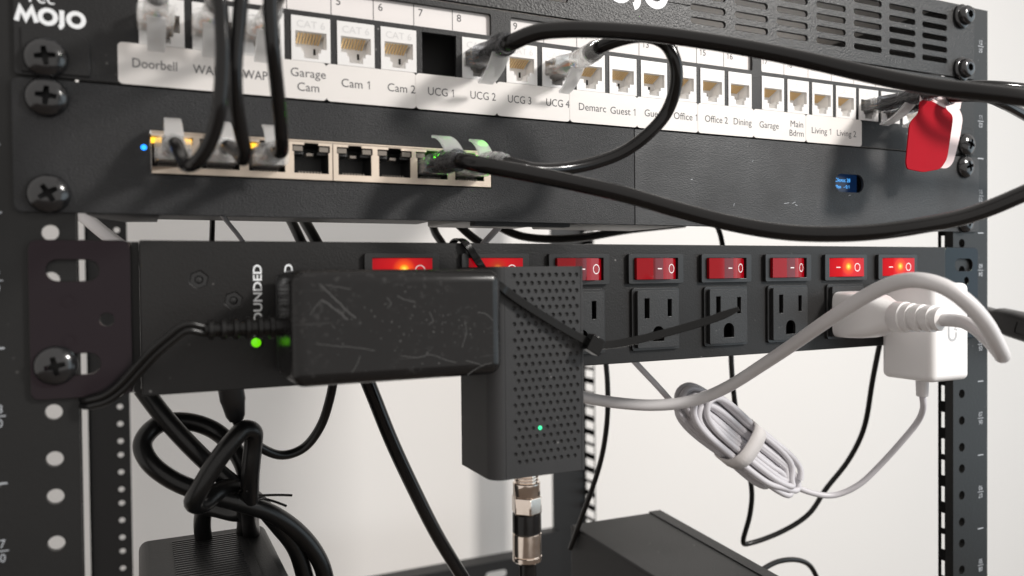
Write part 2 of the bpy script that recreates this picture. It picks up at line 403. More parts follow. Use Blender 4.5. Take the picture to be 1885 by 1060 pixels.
M['rubber_matt'] = mat('matt_black_cord', (0.007, 0.0068, 0.0068), 0.30, spec=0.35, bump=0.15, bscale=400)
M['tie'] = mat('black_nylon_tie', (0.005, 0.005, 0.005), 0.16, spec=0.28, bump=0.1, bscale=300)
M['steel'] = mat('black_oxide_screw', (0.012, 0.012, 0.013), 0.16, spec=0.75, rvar=0.05, vscale=220)
M['nickel'] = mat('warm_nickel', (0.78, 0.68, 0.60), 0.11, metal=1.0, rvar=0.06, vscale=200)
M['shield'] = mat('nickel_port_shield', (0.70, 0.60, 0.50), 0.34, metal=0.75, bump=0.1, bscale=900, var=0.12, vscale=130)
M['gold'] = mat('gold_contact', (0.86, 0.62, 0.32), 0.32, metal=0.6)
M['jack'] = mat('white_jack_plastic', (0.70, 0.69, 0.68), 0.38, bump=0.06, bscale=800)
M['jackin'] = mat('lightened_jack_cavity', (0.88, 0.87, 0.86), 0.5)  # lighter colour stands for light passing through the jack plastic
M['emboss'] = mat('shaded_jack_lettering', (0.56, 0.555, 0.55), 0.4)  # flat letters, grey tone stands for the shading of raised ones
M['tape'] = mat('white_label_tape', (0.68, 0.65, 0.625), 0.42, bump=0.1, bscale=300, var=0.03, vscale=70)
M['card'] = mat('white_number_card', (0.69, 0.655, 0.64), 0.55, var=0.03, vscale=90)
M['ink'] = mat('grey_black_ink', (0.045, 0.045, 0.05), 0.6)
M['railprint'] = mat('shaded_worn_print', (0.40, 0.42, 0.45), 0.5, bump=0.3, bscale=1600)  # worn print, its colour also darkened for shade on the rail
M['print'] = mat('white_silkscreen', (0.78, 0.80, 0.82), 0.5, bump=0.3, bscale=1600)
M['whiteplastic'] = mat('white_abs_plastic', (0.74, 0.725, 0.72), 0.32, bump=0.05, bscale=700)
M['whitecord'] = mat('white_cord_jacket', (0.62, 0.605, 0.61), 0.40, bump=0.08, bscale=300)
M['dimcord'] = mat('dim_pale_cord_jacket', (0.54, 0.525, 0.55), 0.42, bump=0.08, bscale=300)  # white lead darkened for the shade it hangs in; serves grey cables too
M['logo'] = mat('pale_grey_logo', (0.42, 0.42, 0.43), 0.4)
M['strap'] = mat('pale_hook_strap', (0.60, 0.57, 0.56), 0.75, bump=0.6, bscale=1400)
M['clear'] = clear('clear_plug_plastic', (0.97, 0.97, 0.96), 0.35)
M['clear_thin'] = clear('clear_latch_plastic', (0.95, 0.95, 0.95), 0.25, 0.15, trans=True)
M['clear_dark'] = clear('smoky_boot_plastic', (0.75, 0.76, 0.78), 0.30, base=(0.86, 0.87, 0.9), tw=0.95)
M['red'] = mat('red_rocker_plastic', (0.25, 0.0015, 0.006), 0.09, spec=0.3)
M['red_deep'] = mat('red_rocker_rib', (0.12, 0.001, 0.005), 0.10, spec=0.5)
M['mark'] = emis('white_switch_mark', (0.9, 0.75, 0.75), 0.02, (0.85, 0.78, 0.78))
M['tagred'] = mat('red_vinyl_tag', (0.30, 0.0012, 0.009), 0.5, spec=0.06, bump=0.12, bscale=500, var=0.08, vscale=60)
M['tagback'] = mat('pale_pink_tag_backing', (0.80, 0.66, 0.66), 0.5, bump=0.3, bscale=900)
M['led_amber'] = emis('amber_led', (1.0, 0.50, 0.02), 2.2)
M['led_off'] = mat('unlit_led_window', (0.20, 0.175, 0.15), 0.3)
M['led_green'] = emis('green_led', (0.12, 1.0, 0.02), 20.0)
M['led_lime'] = emis('lime_led', (0.20, 1.0, 0.0), 0.75, (0.05, 0.2, 0.02))
M['led_teal'] = emis('teal_led', (0.03, 0.9, 0.36), 1.6)
M['led_blue'] = emis('blue_led', (0.01, 0.25, 1.0), 3.0)
M['screen'] = emis('dim_screen', (0.004, 0.02, 0.07), 0.6, (0.005, 0.005, 0.008))
M['screen_text'] = emis('blue_screen_text', (0.08, 0.42, 1.0), 1.6)
M['tray'] = mat('grey_device_underside', (0.30, 0.29, 0.28), 0.5, var=0.1)
M['wirebed'] = mat('pale_wire_bed', (0.55, 0.50, 0.46), 0.4, var=0.4, vscale=700)
for nm_, c_ in (('orange', (0.62, 0.20, 0.04)), ('green', (0.08, 0.28, 0.10)), ('blue', (0.10, 0.20, 0.45)), ('brown', (0.24, 0.11, 0.06))):
    M['wire_' + nm_] = mat(nm_ + '_wire', c_, 0.4)
M['scuff'] = mat('grey_scuff', (0.045, 0.044, 0.043), 0.6, var=0.7, vscale=500)
M['web'] = mat('dull_black_web', (0.006, 0.006, 0.006), 0.85, spec=0.1)
M['zinc'] = mat('bare_zinc_inside', (0.62, 0.60, 0.58), 0.5, var=0.08)
M['floor'] = mat('brown_floor', (0.13, 0.10, 0.08), 0.6, var=0.2, vscale=3)
M['wall'] = mat('painted_wall', (0.88, 0.855, 0.83), 0.85, bump=0.12, bscale=90, var=0.012, vscale=5)

# ------------------------------------------------------------------ mesh helpers (all in millimetres)
class MB:
    def __init__(self):
        self.v, self.f, self.m = [], [], []
    def add(self, vs, fs, mi=0):
        o = len(self.v)
        self.v += [tuple(p) for p in vs]
        self.f += [tuple(i + o for i in f) for f in fs]
        self.m += [mi] * len(fs)
        return self
    def box(self, x0, x1, y0, y1, z0, z1, mi=0):
        v = [(x0, y0, z0), (x1, y0, z0), (x1, y1, z0), (x0, y1, z0), (x0, y0, z1), (x1, y0, z1), (x1, y1, z1), (x0, y1, z1)]
        return self.add(v, [(0, 3, 2, 1), (4, 5, 6, 7), (0, 1, 5, 4), (1, 2, 6, 5), (2, 3, 7, 6), (3, 0, 4, 7)], mi)
    def loft(self, rings, mi=0, cap=True):
        n = len(rings[0])
        v = [p for r in rings for p in r]
        f = []
        for i in range(len(rings) - 1):
            for j in range(n):
                k = (j + 1) % n
                f.append((i * n + j, i * n + k, (i + 1) * n + k, (i + 1) * n + j))
        if cap:
            f.append(tuple(range(n - 1, -1, -1)))
            f.append(tuple((len(rings) - 1) * n + j for j in range(n)))
        return self.add(v, f, mi)
    def lathe(self, prof, org, axis, seg=24, mi=0, cap=True):
        ax = Vector(axis).normalized()
        a = ax.orthogonal().normalized()
        b = ax.cross(a)
        o = Vector(org)
        rings = []
        for r, t in prof:
            rings.append([o + ax * t + (a * math.cos(2 * math.pi * k / seg) + b * math.sin(2 * math.pi * k / seg)) * r for k in range(seg)])
        return self.loft(rings, mi, cap)
    def tube(self, pts, r, seg=14, mi=0, oval=None):
        P = [Vector(p) for p in pts]
        n = len(P)
        T = [(P[min(i + 1, n - 1)] - P[max(i - 1, 0)]).normalized() for i in range(n)]
        a = T[0].orthogonal().normalized()
        rings = []
        for i in range(n):
            a = (a - T[i] * a.dot(T[i])).normalized()
            b = T[i].cross(a)
            rr = r(i / (n - 1)) if callable(r) else r
            rings.append([P[i] + (a * math.cos(2 * math.pi * k / seg) + b * math.sin(2 * math.pi * k / seg)) * rr for k in range(seg)])
        return self.loft(rings, mi)
    def ribbon(self, pts, width, thick, mi=0, hint=(0, 1, 0)):
        P = [Vector(p) for p in pts]
        n = len(P)
        rings = []
        for i in range(n):
            t = (P[min(i + 1, n - 1)] - P[max(i - 1, 0)]).normalized()
            h = hint(i / (n - 1)) if callable(hint) else hint
            nn = (Vector(h) - t * t.dot(Vector(h))).normalized()
            s = t.cross(nn)
            ww = width(i / (n - 1)) if callable(width) else width
            rings.append([P[i] + s * ww / 2 + nn * thick / 2, P[i] - s * ww / 2 + nn * thick / 2,
                          P[i] - s * ww / 2 - nn * thick / 2, P[i] + s * ww / 2 - nn * thick / 2])
        return self.loft(rings, mi)
    def plate(self, outer, holes, t0, t1, mi=0, mp=None):
        """flat outline (a, b) with holes, extruded from t0 to t1; default mapping is x, z across and y through"""
        mp = mp or (lambda a, b, t: (a, t, b))
        if not holes:
            ar = sum(outer[i][0] * outer[(i + 1) % len(outer)][1] - outer[(i + 1) % len(outer)][0] * outer[i][1] for i in range(len(outer)))
            n = len(outer)
            v = [mp(a, b, t0) for a, b in outer] + [mp(a, b, t1) for a, b in outer]
            f = [tuple(range(n)), tuple(range(2 * n - 1, n - 1, -1))] + [(i, n + i, n + (i + 1) % n, (i + 1) % n) for i in range(n)]
            return self.add(v, f, mi)
        loops = [list(outer)] + [list(hh) for hh in holes]
        pts, segs, li = [], [], []
        for lp in loops:
            o = len(pts)
            pts += [Vector((p[0], p[1])) for p in lp]
            li.append([o + i for i in range(len(lp))])
            segs += [(o + i, o + (i + 1) % len(lp)) for i in range(len(lp))]
        vo, eo, fo, ov, oe, of = delaunay_2d_cdt(pts, segs, [], 0, 1e-6)
        back = {}
        for i, src in enumerate(ov):
            for q in src:
                back[q] = i
        xy = [(v.x, v.y) for v in vo]
        n = len(xy)
        def inside(lp, x, y):
            c = False
            j = len(lp) - 1
            for i in range(len(lp)):
                if (lp[i][1] > y) != (lp[j][1] > y) and x < (lp[j][0] - lp[i][0]) * (y - lp[i][1]) / (lp[j][1] - lp[i][1]) + lp[i][0]:
                    c = not c
                j = i
            return c
        hb = [(min(p[0] for p in q), max(p[0] for p in q), min(p[1] for p in q), max(p[1] for p in q), q) for q in loops[1:]]
        tri = []
        for f3 in fo:
            cx_, cy_ = sum(xy[i][0] for i in f3) / len(f3), sum(xy[i][1] for i in f3) / len(f3)
            if not inside(loops[0], cx_, cy_):
                continue
            if any(a <= cx_ <= b and c <= cy_ <= d and inside(q, cx_, cy_) for a, b, c, d, q in hb):
                continue
            p0, p1, p2 = xy[f3[0]], xy[f3[1]], xy[f3[2]]
            if (p1[0] - p0[0]) * (p2[1] - p0[1]) - (p1[1] - p0[1]) * (p2[0] - p0[0]) < 0:
                f3 = list(reversed(f3))
            tri.append(tuple(f3))
        li = [[back[i] for i in lp] for lp in li]
        test = Vector(mp(1, 0, 0)) - Vector(mp(0, 0, 0))
        test2 = Vector(mp(0, 1, 0)) - Vector(mp(0, 0, 0))
        td = Vector(mp(0, 0, t1)) - Vector(mp(0, 0, t0))
        flip = test.cross(test2).dot(td) > 0       # counter-clockwise face would look towards t1
        v = [mp(a, b, t0) for a, b in xy] + [mp(a, b, t1) for a, b in xy]
        f = []
        for t in tri:
            f.append(tuple(reversed(t)) if flip else t)
            f.append(tuple(i + n for i in t) if flip else tuple(i + n for i in reversed(t)))
        for k, lp in enumerate(li):
            ar = sum(xy[lp[i]][0] * xy[lp[(i + 1) % len(lp)]][1] - xy[lp[(i + 1) % len(lp)]][0] * xy[lp[i]][1] for i in range(len(lp)))
            ccw = ar > 0
            want = ccw if k == 0 else not ccw
            for i in range(len(lp)):
                a, b = lp[i], lp[(i + 1) % len(lp)]
                q = (a, b, b + n, a + n)
                if want != flip:
                    q = tuple(reversed(q))
                f.append(q)
        return self.add(v, f, mi)
    def build(self, name, mats, parent=None, org=None, bevel=0, seg=2, sharp=38, kind=None, mesh_only=False, blim=35):
        o0 = Vector(org) if org is not None else (Vector(ORG[parent.name]) if parent is not None else Vector((0, 0, 0)))
        me = bpy.data.meshes.new(name)
        me.from_pydata([tuple((Vector(p) - o0) * S) for p in self.v], [], self.f)
        for mm in (mats if isinstance(mats, (list, tuple)) else [mats]):
            me.materials.append(mm)
        me.polygons.foreach_set('material_index', self.m)
        bm = bmesh.new()
        bm.from_mesh(me)
        bmesh.ops.recalc_face_normals(bm, faces=bm.faces[:])
        bm.to_mesh(me)
        bm.free()
        me.update()
        me.shade_smooth()
        me.set_sharp_from_angle(angle=R(sharp))
        if mesh_only:
            return me
        ob = link(name, me, parent, o0)
        if bevel:
            bv = ob.modifiers.new('edge', 'BEVEL')
            bv.width = bevel * S
            bv.segments = seg
            bv.limit_method = 'ANGLE'
            bv.angle_limit = R(blim)
            bv.harden_normals = False
        if kind:
            ob['kind'] = kind
        return ob

ORG = {}
def link(name, me, parent=None, org=(0, 0, 0)):
    ob = bpy.data.objects.new(name, me)
    COL.objects.link(ob)
    po = Vector(ORG[parent.name]) if parent is not None else Vector((0, 0, 0))
    ob.location = (Vector(org) - po) * S
    ob.parent = parent
    ORG[ob.name] = tuple(org)
    return ob


def thing(name, label, cat, org=(0, 0, 0), group=None):
    ob = bpy.data.objects.new(name, None)
    ob.empty_display_size = 0.01
    COL.objects.link(ob)
    ob.location = Vector(org) * S
    ob['label'] = label
    ob['category'] = cat
    if group:
        ob['group'] = group
    ORG[ob.name] = tuple(org)
    return ob

def tag(ob, label, cat, group=None):
    ob['label'] = label
    ob['category'] = cat
    if group:
        ob['group'] = group
    return ob

def part(mb, name, mats, parent, org=None, **k):
    return mb.build(name, mats, parent, org if org is not None else ORG[parent.name], **k)

def spline(pts, n=9, smooth=2):
    P = [Vector(p) for p in pts]
    Q = [P[0] * 2 - P[1]] + P + [P[-1] * 2 - P[-2]]
    out = []
    for i in range(1, len(Q) - 2):
        p0, p1, p2, p3 = Q[i - 1], Q[i], Q[i + 1], Q[i + 2]
        t0 = 0
        t1 = t0 + max(1e-4, (p1 - p0).length) ** 0.5
        t2 = t1 + max(1e-4, (p2 - p1).length) ** 0.5
        t3 = t2 + max(1e-4, (p3 - p2).length) ** 0.5
        for j in range(n):
            t = t1 + (t2 - t1) * j / n
            A1 = p0 * ((t1 - t) / (t1 - t0)) + p1 * ((t - t0) / (t1 - t0))
            A2 = p1 * ((t2 - t) / (t2 - t1)) + p2 * ((t - t1) / (t2 - t1))
            A3 = p2 * ((t3 - t) / (t3 - t2)) + p3 * ((t - t2) / (t3 - t2))
            B1 = A1 * ((t2 - t) / (t2 - t0)) + A2 * ((t - t0) / (t2 - t0))
            B2 = A2 * ((t3 - t) / (t3 - t1)) + A3 * ((t - t1) / (t3 - t1))
            out.append(B1 * ((t2 - t) / (t2 - t1)) + B2 * ((t - t1) / (t2 - t1)))
    out.append(P[-1])
    for _ in range(smooth):
        out = [out[0]] + [(out[i - 1] + out[i] * 2 + out[i + 1]) / 4 for i in range(1, len(out) - 1)] + [out[-1]]
    return out

_FONT = {}
def glyphs(s, bold=0.0):
    key = (s, bold)
    if key not in _FONT:
        c = bpy.data.curves.new('t', 'FONT')
        c.body = s
        c.size = 1.0
        c.offset = bold
        c.fill_mode = 'FRONT'
        c.resolution_u = 3
        o = bpy.data.objects.new('t', c)
        me = bpy.data.meshes.new_from_object(o)
        _FONT[key] = ([tuple(v.co[:2]) for v in me.vertices], [tuple(p.vertices) for p in me.polygons])
        bpy.data.objects.remove(o)
        bpy.data.curves.remove(c)
        bpy.data.meshes.remove(me)
    return _FONT[key]

def extent(s):
    v, f = glyphs(s)
    return min(p[0] for p in v), max(p[0] for p in v)

def cap_height():
    v, f = glyphs('H')
    return max(p[1] for p in v)

_ADV = {}
def advance(ch):
    if ch not in _ADV:
        a, b = extent('HH'), extent('H' + ch + 'H')
        _ADV[ch] = (b[1] - b[0]) - (a[1] - a[0])
    return _ADV[ch]

def layout(s, bold=0.0):
    """outline of a whole string; the figure one gets a flag so that it cannot be read as a letter"""
    V, F, x = [], [], 0.0
    H = cap_height()
    for ch in s:
        if ch == ' ':
            x += advance('n') * 0.52
            continue
        if ch == '1':
            w_, e = advance('0'), 0.036 + bold
            cx_ = x + w_ * 0.56
            v = [(cx_ - e, 0), (cx_ + e, 0), (cx_ + e, H), (cx_ - e * 0.4, H), (cx_ - w_ * 0.34, H * 0.80), (cx_ - w_ * 0.34, H * 0.68), (cx_ - e, H * 0.82)]
            f = [(0, 1, 2, 6), (2, 3, 4, 6), (4, 5, 6)]
        else:
            w_ = advance(ch)
            v, f = glyphs(ch, bold)
            v = [(p[0] + x, p[1]) for p in v]
        o = len(V)
        V += v
        F += [tuple(i + o for i in q) for q in f]
        x += w_
    return V, F

def text(mb, s, x, z, y, cap, width=None, rot=0, mi=0, align='l', xs=1.0, bold=0.0):
    """flat lettering facing the viewer (-y); x, z is the left end of its baseline"""
    v, f = layout(s, bold)
    k = cap / cap_height()
    x0 = min(p[0] for p in v)
    x1 = max(p[0] for p in v)
    sx = k * xs
    if width:
        sx = width / (x1 - x0)
    off = {'l': 0, 'c': -(x1 - x0) * sx / 2, 'r': -(x1 - x0) * sx}[align]
    cr, sr = math.cos(R(rot)), math.sin(R(rot))
    vs = []
    for px, py in v:
        a, b = (px - x0) * sx + off, py * k
        vs.append((x + a * cr - b * sr, y, z + a * sr + b * cr))
    return mb.add(vs, f, mi)

def stroke(mb, pts, wd, y, mi=0, closed=False):
    """thick flat line with mitred corners in the x, z plane"""
    P = [Vector((p[0], p[1])) for p in pts]
    n = len(P)
    L, Rr = [], []
    for i in range(n):
        a = P[(i - 1) % n] if (closed or i > 0) else None
        b = P[(i + 1) % n] if (closed or i < n - 1) else None
        d1 = (P[i] - a).normalized() if a is not None else (b - P[i]).normalized()
        d2 = (b - P[i]).normalized() if b is not None else d1
        n1, n2 = Vector((-d1.y, d1.x)), Vector((-d2.y, d2.x))
        m = (n1 + n2).normalized()
        q = m * (wd / 2 / max(0.45, m.dot(n1)))
        L.append(P[i] + q)
        Rr.append(P[i] - q)
    vs = [(p.x, y, p.y) for p in L] + [(p.x, y, p.y) for p in Rr]
    fs = [(i, i + n, (i + 1) % n + n, (i + 1) % n) for i in range(n if closed else n - 1)]
    return mb.add(vs, fs, mi)

def arc(cx, cz, r, a0, a1, n=12, rz=None):
    rz = rz or r
    return [(cx + r * math.cos(R(a0 + (a1 - a0) * i / n)), cz + rz * math.sin(R(a0 + (a1 - a0) * i / n))) for i in range(n + 1)]

def rect(x0, x1, z0, z1):
    return [(x0, z0), (x1, z0), (x1, z1), (x0, z1)]

def rrect(x0, x1, z0, z1, r, n=4):
    return (arc(x1 - r, z1 - r, r, 0, 90, n) + arc(x0 + r, z1 - r, r, 90, 180, n) +
            arc(x0 + r, z0 + r, r, 180, 270, n) + arc(x1 - r, z0 + r, r, 270, 360, n))

def ngon(cx, cz, r, n=12, ph=0):
    return [(cx + r * math.cos(2 * math.pi * i / n + ph), cz + r * math.sin(2 * math.pi * i / n + ph)) for i in range(n)]

def mojo(mb, x, z, h, y, mi=0, wd=None):
    """fat rounded four-letter wordmark, x is its left end and z its baseline"""
    wd = wd or h * 0.27
    e = wd / 2
    stroke(mb, [(x + e * 0.7, z + e * 0.2), (x + h * 0.30, z + h * 0.86), (x + h * 0.62, z + h * 0.22), (x + h * 0.94, z + h * 0.86), (x + h * 1.20, z + e * 0.2)], wd, y, mi)
    ox = x + h * 1.82
    r = h * 0.5 - e * 0.75
    stroke(mb, arc(ox, z + h * 0.47, r * 1.08, 0, 345, 23), wd, y - 0.02, mi, closed=True)
    jx = ox + h * 0.78
    stroke(mb, [(jx, z + h * 0.98), (jx, z + h * 0.15)] + arc(jx - h * 0.24, z + h * 0.10, h * 0.24, 0, -75, 6), wd, y - 0.01, mi)
    ox2 = jx + h * 0.80
    stroke(mb, arc(ox2, z + h * 0.47, r * 1.08, 0, 345, 23), wd, y - 0.02, mi, closed=True)
    return mb

def boolean(me, cutter_mb, org=(0, 0, 0)):
    a = bpy.data.objects.new('a', me)
    b = bpy.data.objects.new('b', cutter_mb.build('c', M['dark'], None, org=(0, 0, 0), mesh_only=True))
    COL.objects.link(a)
    COL.objects.link(b)
    md = a.modifiers.new('cut', 'BOOLEAN')
    md.operation = 'DIFFERENCE'
    md.object = b
    md.solver = 'EXACT'
    dg = bpy.context.evaluated_depsgraph_get()
    out = bpy.data.meshes.new_from_object(a.evaluated_get(dg))
    bpy.data.objects.remove(a)
    bpy.data.objects.remove(b)
    out.shade_smooth()
    out.set_sharp_from_angle(angle=R(38))
    return out

# ------------------------------------------------------------------ wall behind the rack
mb = MB().box(-2200, 3200, 640, 660, -1500, 1500)
wl = mb.build('wall', M['wall'])
wl['kind'] = 'structure'
fl = MB().box(-2200, 3200, -2600, 640, -1020, -1000).build('floor', M['floor'])
fl['kind'] = 'structure'

# ------------------------------------------------------------------ open frame rack
rack = thing('equipment_rack', 'black open-frame equipment rack with numbered punched posts holding all the gear', 'rack', (0, 250, -320))
HOLES = [u * 44.45 + d for u in range(-11, 3) for d in (6.35, 22.225, 38.1)]
ZT, ZB = 133.0, -450.0

def post(side, yf, web_to, hole_x, x_in, x_out, matl, front):
    s = side
    mbp = MB()
    lo, hi = sorted((s * x_in, s * x_out))
    holes = [ngon(s * hole_x, z, 2.65, 14) for z in HOLES if ZB + 5 < z < ZT - 4 and x_in < hole_x < x_out]
    mbp.plate(rect(lo, hi, ZB, ZT), holes, yf, yf + (5.0 if front and s > 0 else 2.5))
    # side web with square cage openings
    y0, y1 = sorted((yf + ((5.0 if front and s > 0 else 2.5) if web_to > yf else 0), web_to))
    xa = s * x_in if front else s * (x_out - 1.4)
    sq = [rect(y0 + 0.5, y1 - 1.2, z - 4.75, z + 4.75) for z in HOLES if ZB + 6 < z < ZT - 6]
    mbp.plate(rect(y0, y1, ZB, ZT), sq, xa, xa + s * 1.4, 1, mp=lambda a, b, t: (t, a, b))
    return part(mbp, 'front_post' if front else 'rear_post', [matl, M['web']], rack)

pr_ = post(1, 0.8, 10.5, 232.5, 224.8, 256.0, M['post'], True)
pl_ = post(-1, 0.8, 10.5, 232.5, 224.8, 256.0, M['post'], True)
post(1, 500, 478, 500.0, 227.0, 271.0, M['rearpost'], False)
post(-1, 500, 497, 223.2, 215.0, 249.0, M['rearpost'], False)
# rail numbers: unit number upright over a rule, counted the other way up below it
for sgn, pst in ((1, pr_), (-1, pl_)):
    t = MB()
    for u in range(-8, 3):
        zc = u * 44.45 + 22.2
        n = 10 + u
        if not 1 <= n <= 12:
            continue
        xm = 249.6 if sgn > 0 else -248.7
        text(t, '%02d' % n, xm, zc + 1.0, 0.72, 2.7, align='c', xs=0.9)
        text(t, '%02d' % (13 - n), xm, zc - 1.0, 0.72, 2.7, align='c', rot=180, xs=0.9)
        t.add([(xm - 2.6, 0.72, zc - 0.18), (xm + 2.6, 0.72, zc - 0.18), (xm + 2.6, 0.72, zc + 0.18), (xm - 2.6, 0.72, zc + 0.18)], [(0, 1, 2, 3)])
        zt = u * 44.45
        t.add([(xm - 2.6, 0.72, zt - 0.28), (xm + 2.6, 0.72, zt - 0.28), (xm + 2.6, 0.72, zt + 0.28), (xm - 2.6, 0.72, zt + 0.28)], [(0, 1, 2, 3)])
    part(t, 'rail_number', M['railprint'], pst)
mb = MB()
slots = [rrect(x, x + 26, -366, -357, 4) for x in range(-195, 190, 48)]
mb.plate(rect(-214, 226, -374, -346), slots, 502, 503.6)
mb.box(-214, 226, 503.6, 524, -347.6, -346)
mb.box(196, 228, 486, 501.5, -400, -318)
part(mb, 'cross_bar', M['rearpost'], rack)

# ------------------------------------------------------------------ screws (shared meshes)
def screw_mesh():
    m_ = MB()
    R0, H = 6.6, 4.0
    prof = [(R0, 0), (R0, 0.6)] + [(R0 * math.cos(a), 0.6 + (H - 0.6) * math.sin(a)) for a in [math.pi / 2 * i / 9 for i in range(1, 9)]] + [(0.5, H)]
    m_.lathe(prof, (0, 0, 0), (0, -1, 0), 32)
    me = m_.build('screw', M['steel'], None, org=(0, 0, 0), mesh_only=True)
    A_, B_ = 3.1, 0.72
    cross = [(A_, -B_), (A_, B_), (B_ * 1.3, B_ * 1.3), (B_, A_), (-B_, A_), (-B_ * 1.3, B_ * 1.3), (-A_, B_), (-A_, -B_), (-B_ * 1.3, -B_ * 1.3), (-B_, -A_), (B_, -A_), (B_ * 1.3, -B_ * 1.3)]
    ca, sa = math.cos(R(20)), math.sin(R(20))
    cross = [(p * ca - q * sa, p * sa + q * ca) for p, q in cross]
    me = boolean(me, MB().plate(cross, [], -7, 2))
    me.materials.clear()
    me.materials.append(M['steel'])
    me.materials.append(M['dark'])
    bm = bmesh.new()
    bm.from_mesh(me)
    old = set(bm.faces)
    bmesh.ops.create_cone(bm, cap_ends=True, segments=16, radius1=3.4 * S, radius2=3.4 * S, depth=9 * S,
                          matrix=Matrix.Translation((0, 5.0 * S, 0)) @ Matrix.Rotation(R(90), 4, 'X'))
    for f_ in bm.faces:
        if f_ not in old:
            f_.material_index = 1  # dark colour stands for the shade inside the cross recess
    bm.to_mesh(me)
    bm.free()
    return me
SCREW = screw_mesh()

def allen_mesh():
    m_ = MB()
    m_.lathe([(6.9, 0), (6.9, 1.4), (6.2, 2.0), (5.6, 2.2), (5.6, 3.0), (5.3, 4.6), (4.6, 5.6), (3.6, 6.0), (0.4, 6.0)], (0, 0, 0), (0, -1, 0), 32)
    me = m_.build('screw', M['steel'], None, org=(0, 0, 0), mesh_only=True)
    c = MB().plate(ngon(0, 0, 2.35, 6), [], -7, -2.6)
    me = boolean(me, c)
    me.materials.clear()
    me.materials.append(M['steel'])
    return me
ALLEN = allen_mesh()

def screw(parent, x, z, y=-0.8, me=None, rot=0):
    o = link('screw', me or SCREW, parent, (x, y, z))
    o.rotation_euler = (0, R(rot), 0)
    return o

# ------------------------------------------------------------------ vented panel at the top of the rack
vp = thing('vented_panel', 'black vented rack panel with pill slots and white wordmark, topmost in the rack', 'rack panel', (0, 0, 90))
cols = [33.6, 60.6, 87.7, 115.0, 142.4, 169.4, 196.3]
rows = [123.7, 117.3, 111.1, 104.8, 98.6]
sl = []
for x in cols:
    for z in rows:
        sl.append(rrect(x, x + 21.0, z - 1.45, z + 1.45, 1.4, 4))
        sl.append(rrect(-x - 21.0, -x, z - 1.45, z + 1.45, 1.4, 4))
mb = MB().plate(rect(-241.5, 241.5, 90.2, 132.6), sl, -0.8, 0.8)
fp = part(mb, 'faceplate', M['vent'], vp, bevel=0.22, seg=1)
part(MB().box(-221, 221, 1.0, 440, 131.0, 132.4), 'top_shade_plate', M['zinc'], vp)  # stretched far back, out of view, to shade the left of the wall
part(MB().box(219.6, 221, 1.0, 112, 92.5, 130.8), 'side_plate', M['vent'], vp)
part(MB().box(-221, -219.6, 1.0, 112, 92.5, 130.8), 'side_plate', M['vent'], vp)
t = MB()
mojo(t, -29.5, 102.0, 12.6, -0.86)
part(t, 'wordmark', M['print'], vp)
for x in (-229.5, 229.5):
    for z in (95.0, 125.6):
        screw(vp, x, z, -0.8, ALLEN, 13 if z > 100 else 31)

# ------------------------------------------------------------------ patch panel
pp = thing('patch_bay', 'black patch panel with white numbered cards, white jacks and paper name labels', 'patch panel', (0, 0, 45))
PITCH_X = [-197.2 + 17.22 * i for i in range(8)] + [-56.6 + 17.12 * i for i in range(8)] + [84.6 + 17.05 * i for i in range(8)]
PITCH_X = [x for x in PITCH_X]
JZ = 67.8
jh = [rect(x - 7.3, x + 7.3, 59.4, 76.2) for x in PITCH_X]
cards = [(-204.0, -70.7), (-61.5, 71.5), (77.4, 210.4)]
ch = [rrect(a, b, 78.3, 87.3, 0.9) for a, b in cards]
mb = MB().plate(rrect(-241.5, 241.5, 45.3, 89.4, 1.2), jh + ch, -0.8, 0.8)
part(mb, 'faceplate', M['powder'], pp, bevel=0.2, seg=1)
# shallow recessed ear pads round the screws
for s in (-1, 1):
    pad = (arc(s * 211, 55.6, 5.5, 90, 0, 5) if s < 0 else [(s * 215, 61.1)])
    x_in, x_o = s * 219.5, s * 239.5
    o = [(x_o, 46.2), (x_in, 46.2)] + [(x_in + s * (5.5 - 5.5 * math.cos(R(q))), 55.4 + 5.5 * math.sin(R(q))) for q in range(0, 91, 15)] + [(x_o, 60.9)]
    part(MB().plate(o, [], -1.5, -0.8), 'ear_pad', M['powder'], pp, bevel=0.3, seg=2)
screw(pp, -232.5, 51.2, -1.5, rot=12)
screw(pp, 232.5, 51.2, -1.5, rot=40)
t = MB()
mojo(t, -241.2, 62.6, 5.2, -0.86, wd=1.45)
text(t, 'Tec', -238.4, 69.3, -0.86, 4.0)
part(t, 'wordmark', M['print'], pp)
# number cards behind their windows
for gi, (a, b) in enumerate(cards):
    cd = part(MB().box(a - 1.0, b + 1.0, 1.0, 1.6, 77.4, 88.2), 'number_card', M['card'], pp)
    t = MB()
    p_ = (b - a) / 8
    for k in range(8):
        n = gi * 8 + k + 1
        text(t, str(n), a + p_ * k + 2.0, 82.9, 0.94, 2.9)
        if k:
            x = a + p_ * k
            t.add([(x - 0.14, 0.94, 78.3), (x + 0.14, 0.94, 78.3), (x + 0.14, 0.94, 87.3), (x - 0.14, 0.94, 87.3)], [(0, 1, 2, 3)])
    part(t, 'printed_number', M['ink'], cd)
part(MB().box(-224, 224, 14.5, 60, 42, 89.0), 'rear_light_block', M['dark'], pp)  # dark rear body, widened to block wall light through seams and ports
# keystone jacks
open_ = [(-5.85, 2.75), (-5.85, -3.45), (-3.7, -3.45), (-3.7, -5.0), (-2.7, -5.0), (-2.7, -7.3), (2.7, -7.3), (2.7, -5.0), (3.7, -5.0), (3.7, -3.45), (5.85, -3.45), (5.85, 2.75)]
m_ = MB()
m_.plate(rect(-7.3, 7.3, -8.4, 8.4), [open_], -1.2, 0.6)
